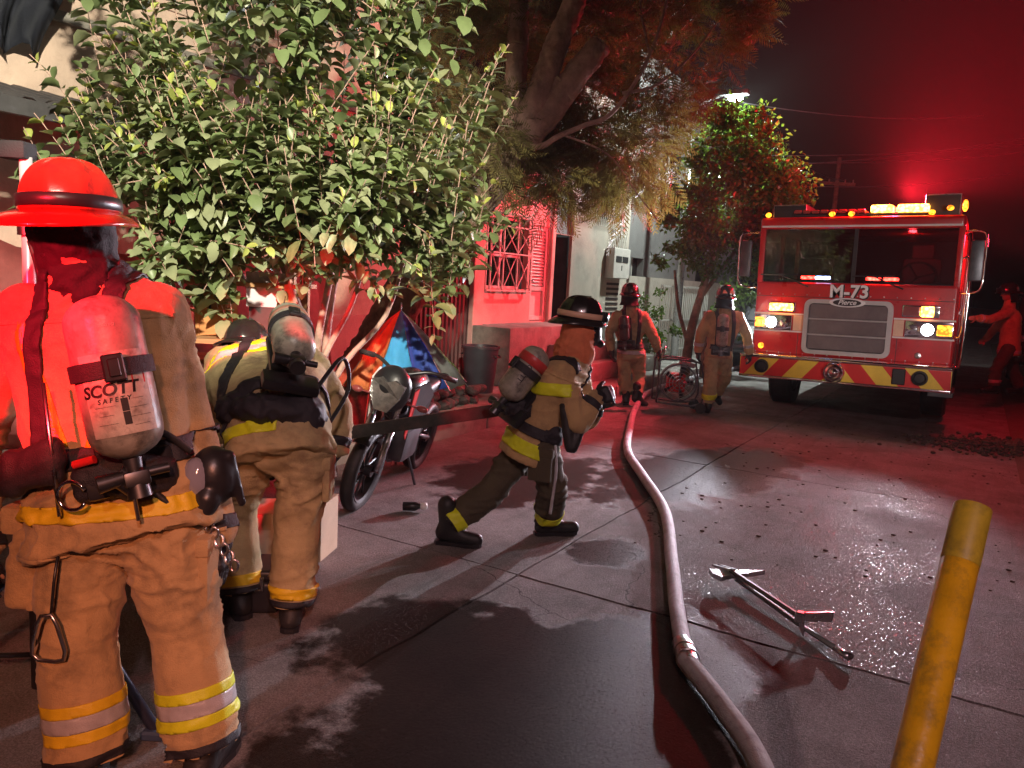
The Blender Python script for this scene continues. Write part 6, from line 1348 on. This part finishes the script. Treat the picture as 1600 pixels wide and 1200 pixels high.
for z in (.004, .318): obj('edge_strip', bx(-.087, .087, -.0155, -.002, z, z + .022, .003), M['crate'], CR)
obj('slot', bx(-.012, .004, -.005, -.001, .14, .22), M['ink'], CR)
for x, z in ((.045, .07), (.045, .285)):
    bm = bmesh.new(); lathe(bm, [(.001, 0), (.014, 0), (.014, .004), (.001, .004)], (x, -.0012, z), (0, -1, 0), 14); obj('hole', bm, M['ink'], CR)
obj('ledge', bx(-.62, .62, -.62, -.20, 1.13, 1.16), M['wood'], RK)
p = cam2w(-1.72, 5.35); TB = empty('pale_board', (p.x, p.y, 1.163), HEAD + .1, 'pale rectangular board propped on the rack beside the crate', 'board'); obj('panel', bx(-.15, .15, 0, .02, 0.22, .46, .003), mat('pale_board', (.55, .48, .5), .6, var=.1), TB); obj('foot', bx(-.13, .13, .0, .03, 0, .219), M['iron_dark'], TB)
for k, (x, y_, z, s, c_, nm, lb) in enumerate(((-2.45, 5.45, 1.163, .26, (.5, .14, .06), 'storage_box', 'orange storage box on the rack beside the crate'), (-1.72, 5.55, .402, .22, (.13, .16, .08), 'storage_box', 'olive storage box on the lower shelf of the rack'), (-2.35, 5.6, .402, .3, (.2, .05, .05), 'storage_box', 'dark red storage box on the lower shelf of the rack'))):
    p = cam2w(x, y_); o = empty(nm, (p.x, p.y, z), HEAD + .2 * k, lb, 'box'); cm = mat(nm, c_, .6, var=.2); obj('tub', bx(-s / 2, s / 2, -s * .4, s * .4, 0, s * .6, .015, 2), cm, o, 'auto'); obj('lid', bx(-s / 2 - .01, s / 2 + .01, -s * .4 - .01, s * .4 + .01, s * .6 + .001, s * .6 + .03, .008), cm, o)
bm = bmesh.new(); rows = []
for i in range(12):
    t = i / 11; rows.append([bm.verts.new((x * .16 * (.35 + .65 * t), .03 * math.sin(x * 9 + t * 3) * (1 - .3 * t), -.30 * t)) for x in [(-1 + 2 * k / 18) for k in range(19)]])
for i in range(11):
    for k in range(18): bm.faces.new((rows[i][k], rows[i][k + 1], rows[i + 1][k + 1], rows[i + 1][k]))
bmesh.ops.solidify(bm, geom=bm.faces[:], thickness=.006)
p = cam2w(-2.05, 5.12); RG = tag(obj('hanging_rag', bm, mat('rag', (.50, .28, .22), .9, var=.3, bump=.4), None, True, (p.x, p.y, 1.86), (0, 0, HEAD)), 'gathered pinkish rag hanging above the orange brown crate', 'rag')
# red tarpaulin low along the wall
bm = bmesh.new(); rows = []
for i in range(9):
    rows.append([bm.verts.new((-6.3 + .25 * (i / 8) + .03 * math.sin(k * .9 + i * .6), 2.6 + k * .16, 1.75 - 1.45 * i / 8 + .05 * math.sin(k * 1.3))) for k in range(24)])
for i in range(8):
    for k in range(23): bm.faces.new((rows[i][k], rows[i][k + 1], rows[i + 1][k + 1], rows[i + 1][k]))
bmesh.ops.solidify(bm, geom=bm.faces[:], thickness=.006)
tag(obj('tarpaulin', bm, mat('tarp', (.55, .16, .15), .5, var=.2, bump=.3, bscale=8), None, True), 'red tarpaulin stretched along the peach house wall behind the rack', 'tarpaulin')
# dark garment on a clothes line
bm = bmesh.new(); rows = []
for i in range(14):
    t = i / 13; rows.append([bm.verts.new(((-.42 + .84 * k / 16) * (1 - .35 * t ** 2) + .03 * math.sin(t * 6), .07 * math.sin(k * 1.1 + t * 3) * (.5 + t) + .05 * t, -.75 * t - .05 * math.sin(k * .9) * t)) for k in range(17)])
for i in range(13):
    for k in range(16): bm.faces.new((rows[i][k], rows[i][k + 1], rows[i + 1][k + 1], rows[i + 1][k]))
bmesh.ops.solidify(bm, geom=bm.faces[:], thickness=.012)
p = Vector((-6.33, 3.05, 0)); tag(obj('hanging_garment', bm, mat('navy_cloth', (.02, .022, .035), .75, var=.3, bump=.3), None, True, (p.x, p.y, 3.92), (0, 0, R(80))), 'dark navy garment hanging from a line by the peach house', 'garment')
CL = Vector((-6.35, -1.0, 3.925)); CE = Vector((-6.35, 6.0, 3.94)); bm = bmesh.new(); tube(bm, [CL, Vector((-6.35, 3.0, 3.90)), CE], .005, 5); tag(obj('clothes_line', bm, M['iron_white']), 'thin clothes line holding the navy garment', 'line')
# ---- tripod lamp stand beside the standing man
TS = empty('lamp_tripod', cam2w(-1.68, 2.66, 0), HEAD, 'tripod stand with pale upper tube and dark lower shaft beside the standing firefighter', 'tripod')
bm = bmesh.new(); cyl(bm, (0, 0, .08), (0, 0, .95), .034, n=14); cyl(bm, (0, 0, .40), (0, 0, .46), .05, n=14); cyl(bm, (0, 0, .90), (0, 0, .97), .045, n=14); obj('lower_shaft', bm, M['black_plastic'], TS, 'auto')
bm = bmesh.new(); cyl(bm, (0, 0, .97), (0, 0, 1.98), .02, n=14); obj('upper_tube', bm, mat('pale_tube', (.62, .55, .58), .3, .3, var=.05), TS, True)
bm = bmesh.new(); cyl(bm, (0, 0, 1.72), (0, 0, 1.78), .032, n=12); obj('collar', bm, M['dark_steel'], TS, 'auto')
for x, y_ in ((.50, -.16), (-.42, -.40), (-.15, .52)):
    bm = bmesh.new(); cyl(bm, (0, 0, .62), (x, y_, .02), .020, n=10); lg = obj('leg', bm, mat('tripod_leg', (.05, .055, .09), .35, .4, var=.2), TS, True)
    bm = bmesh.new(); box(bm, (x, y_, .02), (.09, .07, .035), None, .008); obj('foot', bm, mat('blue_foot', (.05, .08, .14), .5, var=.2), lg)
    bm = bmesh.new(); cyl(bm, (0, 0, .20), (x * .55, y_ * .55, .29), .010, n=8); obj('brace', bm, M['dark_steel'], TS, True)
bm = bmesh.new(); box(bm, (-.03, 0, 2.0), (.10, .08, .06), None, .015, 2); hd = obj('flood_head', bm, M['black_cloth'], TS, 'auto'); obj('front_glass', bx(-.07, .01, .0405, .046, 1.98, 2.02), M['window_glass'], hd)
for k in range(3):
    bm = bmesh.new(); tube(bm, smooth_path([(.02, -.02, 1.7 - k * .16), (.07 + .02 * k, -.05, 1.55 - k * .18), (.03, -.04, 1.36 - k * .14), (-.02, -.03, 1.25 - k * .12)], 5), .012, 6); obj('cable', bm, M['rubber'], TS, True)
# ---- blower carried by the walking man
p = cam2w(2.27, 10.45); FB = empty('ventilation_blower', (p.x, p.y, 0), HEAD, 'round ventilation blower in a tube frame, carried beside the khaki firefighter', 'blower')
bm = bmesh.new(); lathe(bm, [(.235, -.09), (.255, -.09), (.255, .09), (.235, .09), (.235, -.09)], (0, 0, .40), (.15, 1, 0), 40, cap=False); obj('shroud', bm, M['dark_steel'], FB, 'auto')
for k in range(5):
    r_ = .05 + .045 * k; bm = bmesh.new(); tube(bm, [(r_ * math.cos(q), -.10, .40 + r_ * math.sin(q)) for q in [i * PI / 14 for i in range(28)]], .004, 5, True); obj('guard_ring', bm, M['steel'], FB)
for k in range(4):
    q = k * PI / 4; bm = bmesh.new(); cyl(bm, (-.24 * math.cos(q), -.104, .40 - .24 * math.sin(q)), (.24 * math.cos(q), -.104, .40 + .24 * math.sin(q)), .004, n=5); obj('guard_bar', bm, M['steel'], FB)
for k in range(5):
    q = k * 2 * PI / 5; bm = bmesh.new(); loft(bm, [[Vector((r_ * math.cos(q + o), y_, .40 + r_ * math.sin(q + o))) for o, y_ in ((-.16, -.03), (.16, .03), (.17, .034), (-.15, -.026))] for r_ in (.04, .12, .22)]); obj('blade', bm, M['black_plastic'], FB)
bm = bmesh.new(); box(bm, (.0, .16, .38), (.24, .2, .26), None, .03, 2); obj('motor', bm, M['chev_red'], FB, 'auto')
bm = bmesh.new(); box(bm, (.1, -.02, .66), (.2, .14, .06), Matrix.Rotation(R(14), 3, 'Y'), .01); obj('fuel_tank', bm, M['steel'], FB)
for s in (-.12, .24):
    bm = bmesh.new(); tube(bm, smooth_path([(-.30, s, .13), (-.29, s, .6), (-.24, s, .72), (.2, s, .70), (.29, s, .6), (.30, s, .13), (-.30, s, .13)], 4), .013, 8); obj('frame', bm, M['dark_steel'], FB, True)
for s in (-1, 1):
    bm = bmesh.new(); lathe(bm, [(.001, -.02), (.07, -.02), (.075, 0), (.07, .02), (.001, .02)], (.30, .06 + s * .2, .076), (0, 1, 0), 18); obj('wheel', bm, M['rubber'], FB, 'auto')
bm = bmesh.new(); tube(bm, smooth_path([(-.27, -.12, .70), (-.22, -.05, .86), (-.20, .05, .86), (-.26, .24, .70)], 4), .012, 8); obj('handle', bm, M['steel'], FB, True)
# ---- parked cars
def car(name, loc, rz, label, col, k=1.0, wag=True):
    o = empty(name, loc, rz, label, 'car'); pm = mat(name + '_paint', col, .25, var=.06, coat=.8)
    prof = [(-2.15, .45), (-2.2, .8), (-2.05, .98), (-1.25, 1.02), (-.75, 1.62), (.9, 1.68), (1.9, 1.62) if wag else (1.2, 1.5), (2.1, 1.05), (2.15, .5), (1.7, .32), (-1.8, .32)]
    bm = bmesh.new(); loft(bm, [[Vector((x * (1 if z < 1.1 else sx), y_, z)) for y_, z in prof] for x, sx in ((-.86, .86), (-.9, .82), (.9, .82), (.86, .86))]); bmesh.ops.bevel(bm, geom=bm.edges[:], offset=.03, segments=2, affect='EDGES'); obj('body', bm, pm, o, 'auto')
    for s in (-1, 1):
        bm = bmesh.new(); poly(bm, [(s * .80, -.95, 1.08), (s * .775, -.62, 1.56), (s * .77, .3, 1.6), (s * .8, .3, 1.08)], (s * .02, 0, 0)); obj('side_window', bm, M['engine_dark'], o); bm = bmesh.new(); poly(bm, [(s * .8, .38, 1.08), (s * .77, .38, 1.6), (s * .77, 1.5, 1.57), (s * .8, 1.75, 1.08)], (s * .02, 0, 0)); obj('side_window', bm, M['engine_dark'], o)
        for y_ in (-1.35, 1.35):
            wh = empty('wheel', (s * .80, y_, .33)); wh.parent = o; bm = bmesh.new(); lathe(bm, [(.2, -.1), (.31, -.1), (.33, -.06), (.33, .06), (.31, .1), (.2, .1), (.2, -.1)], (0, 0, 0), (1, 0, 0), 26, cap=False); obj('tyre', bm, M['rubber'], wh, 'auto'); bm = bmesh.new(); lathe(bm, [(.001, -.09), (.2, -.1), (.21, -.105), (.21, .105), (.2, .1), (.001, .09)], (0, 0, 0), (1, 0, 0), 20); obj('rim', bm, M['steel'], wh, 'auto')
        bm = bmesh.new(); ball(bm, (s * .66, -2.14, .82), (.17, .06, .09), 12, 8); obj('headlight', bm, M['headl'], o, True); bm = bmesh.new(); box(bm, (s * .98, -.78, 1.12), (.16, .08, .12), None, .03); obj('mirror', bm, pm, o)
    bm = bmesh.new(); poly(bm, [(-.72, -1.24, 1.06), (.72, -1.24, 1.06), (.66, -.82, 1.58), (-.66, -.82, 1.58)], (0, -.03, .02)); obj('windscreen', bm, M['engine_dark'], o)
    obj('grille', bx(-.45, .45, -2.225, -2.19, .62, .78, .01), M['engine_dark'], o); obj('number_plate', bx(-.22, .22, -2.235, -2.2, .48, .58), M['white_letter'], o); obj('bumper', bx(-.88, .88, -2.27, -2.16, .40, .56, .03, 2), pm, o, 'auto')
M['headl'] = mat('car_headlight', (.7, .7, .72), .1, var=.1, coat=1.0)
car('parked_car', (1.45, 19.4, .25), 0, 'dark car parked on the verge behind the reaching firefighter', (.10, .05, .05))
car('parked_car', (-3.7, 18.6, 0), 0, 'black car parked beyond the street tree', (.015, .015, .018))
# ================================================================== HAZE (air volume added so the beacons glow red in the sky)
bm = bx(-70, 70, -30, 75, -1.2, 9.5)
m = bpy.data.materials.new('glow_haze'); m.use_nodes = True; m.node_tree.nodes.clear()
o = m.node_tree.nodes.new('ShaderNodeOutputMaterial'); v = m.node_tree.nodes.new('ShaderNodeVolumePrincipled')
v.inputs['Density'].default_value = 0.0007; v.inputs['Color'].default_value = (0.8, 0.8, 0.8, 1); v.inputs['Anisotropy'].default_value = 0.1
m.node_tree.links.new(v.outputs[0], o.inputs['Volume'])
tag(obj('glow_haze', bm, m), kind='stuff')
